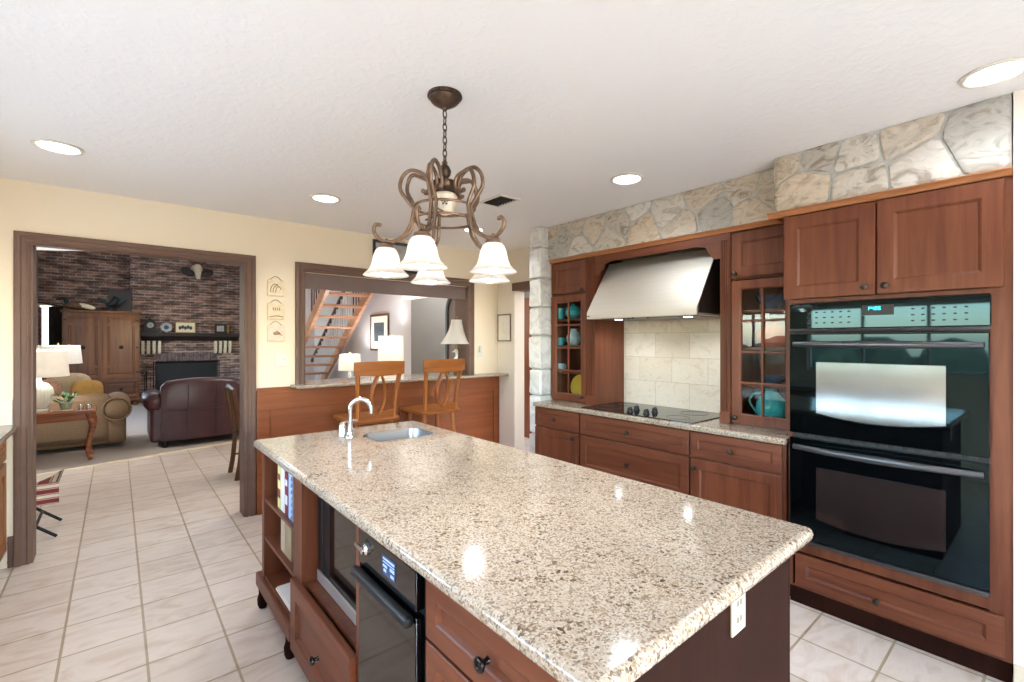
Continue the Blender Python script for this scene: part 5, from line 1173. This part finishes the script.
# ================================================================== STAIRS AND ROOM BEYOND THE BAR
t = thing('staircase', 'open riser wooden staircase seen through the pass-through', 'stairs', (3.0, 9.5, 0))
sx0, sx1, n_, run, rise, yt, zt = 2.615, 3.36, 15, .25, .182, 7.65, 2.445
def sy(i): return yt+run*i
def sz(i): return zt-rise*i
for i in range(-3, 13):
    if sz(i) < .1: continue
    bm = nb(); box(bm, sx0+.03, sx1-.03, sy(i)-.13, sy(i)+.14, sz(i)-.04, sz(i), .004); mesh('tread', bm, 'stair_wood', t)
ya, za = sy(-3), sz(-3); yz = sy(13.2); zz_ = sz(13.2)
for x in (sx0, sx1):
    bm = nb(); loft(bm, [[Vector((xx, y, z)) for y, z in ((ya, za+.10), (yz, zz_+.10), (yz, max(0.0, zz_-.16)), (ya, za-.16))] for xx in (x-.03, x+.03)]); mesh('stringer', bm, 'stair_wood', t)
for x, m, dz in ((sx0, 'stair_dark', .95), (sx1, 'stair_dark', .95)):
    bm = nb(); bar(bm, (x, ya, za+dz), (x, yz, max(zz_, 0)+dz-.0), .05, .06); mesh('handrail', bm, m, t)
    for i in range(-6, 26):
        y = sy(i/2); z = sz(i/2)
        bm = nb(); tube(bm, [(x, y, z+.02), (x, y, z+dz)], .012, 6); mesh('baluster', bm, m if i < 8 else 'lavender', t)
bm = nb(); box(bm, sx0-.05, sx0+.05, yz-.05, yz+.05, 0.004, 1.15, .006); mesh('newel_post', bm, 'stair_wood', t)
t = thing('picture_frame', 'framed scenic print on the grey wall beside the stairs', 'picture', (3.49, 7.65, 1.3))
bm = nb(); frame(bm, FX(3.465, 7.30, 1.28), .72, .64, .02, .05); mesh('frame', bm, 'stair_dark', t)
bm = nb(); box(bm, 3.47, 3.489, 7.34, 7.98, 1.32, 1.88); p_ = mesh('mat_board', bm, 'paper', t)
bm = nb(); box(bm, 3.466, 3.47, 7.46, 7.86, 1.44, 1.77); mesh('print', bm, 'photo_dark', p_)
def lamp_table(name, label, x, y, h, w=.5, d=.4):
    t = thing(name, label, 'table', (x, y, 0)); bm = nb(); box(bm, x-w/2, x+w/2, y-d/2, y+d/2, h-.035, h, .006); mesh('top', bm, 'stair_dark', t)
    for a in (-1, 1):
        for b in (-1, 1): bm = nb(); tube(bm, [(x+a*(w/2-.04), y+b*(d/2-.04), h-.03), (x+a*(w/2-.05), y+b*(d/2-.05), .004)], [.022, .015], 8); mesh('leg', bm, 'stair_dark', t)
lamp_table('side_table', 'side table under the brighter drum lamp beyond the bar', 3.13, 6.5, .7); lamp_table('lamp_table', 'low table under the drum lamp beneath the stairs', 3.05, 7.9, .55, .4)
table_lamp(3.13, 6.5, .7, 1.14, 1.53, .19, .18, 'bright white drum lamp in front of the scenic print', plain_base, 30)
table_lamp(3.05, 7.9, .55, .95, 1.225, .19, .17, 'small white drum lamp under the stairs', plain_base, 26)
t = thing('arched_mirror', 'dark arched frame partly hidden behind the white bell lamp', 'mirror', (3.6, 5.2, 0))
bm = nb(); A = [(0, 0)]+[(.3-.3*math.cos(a), 1.55+.3*math.sin(a)) for a in [PI*i/14 for i in range(15)]]+[(.6, 0)]
B = [(.05, .05)]+[(.3-.25*math.cos(a), 1.55+.25*math.sin(a)) for a in [PI*i/14 for i in range(15)]]+[(.55, .05)]
X = FX(3.488, 4.9, .3); loft(bm, [[X @ Vector((*p, 0)) for p in A], [X @ Vector((*p, .03)) for p in A], [X @ Vector((*p, .03)) for p in B], [X @ Vector((*p, 0)) for p in B]], False, True, True); mesh('frame', bm, 'dark_frame', t)
bm = nb(); prism(bm, B, .002, .01, X); mesh('mirror_glass', bm, 'casing_dark', t)
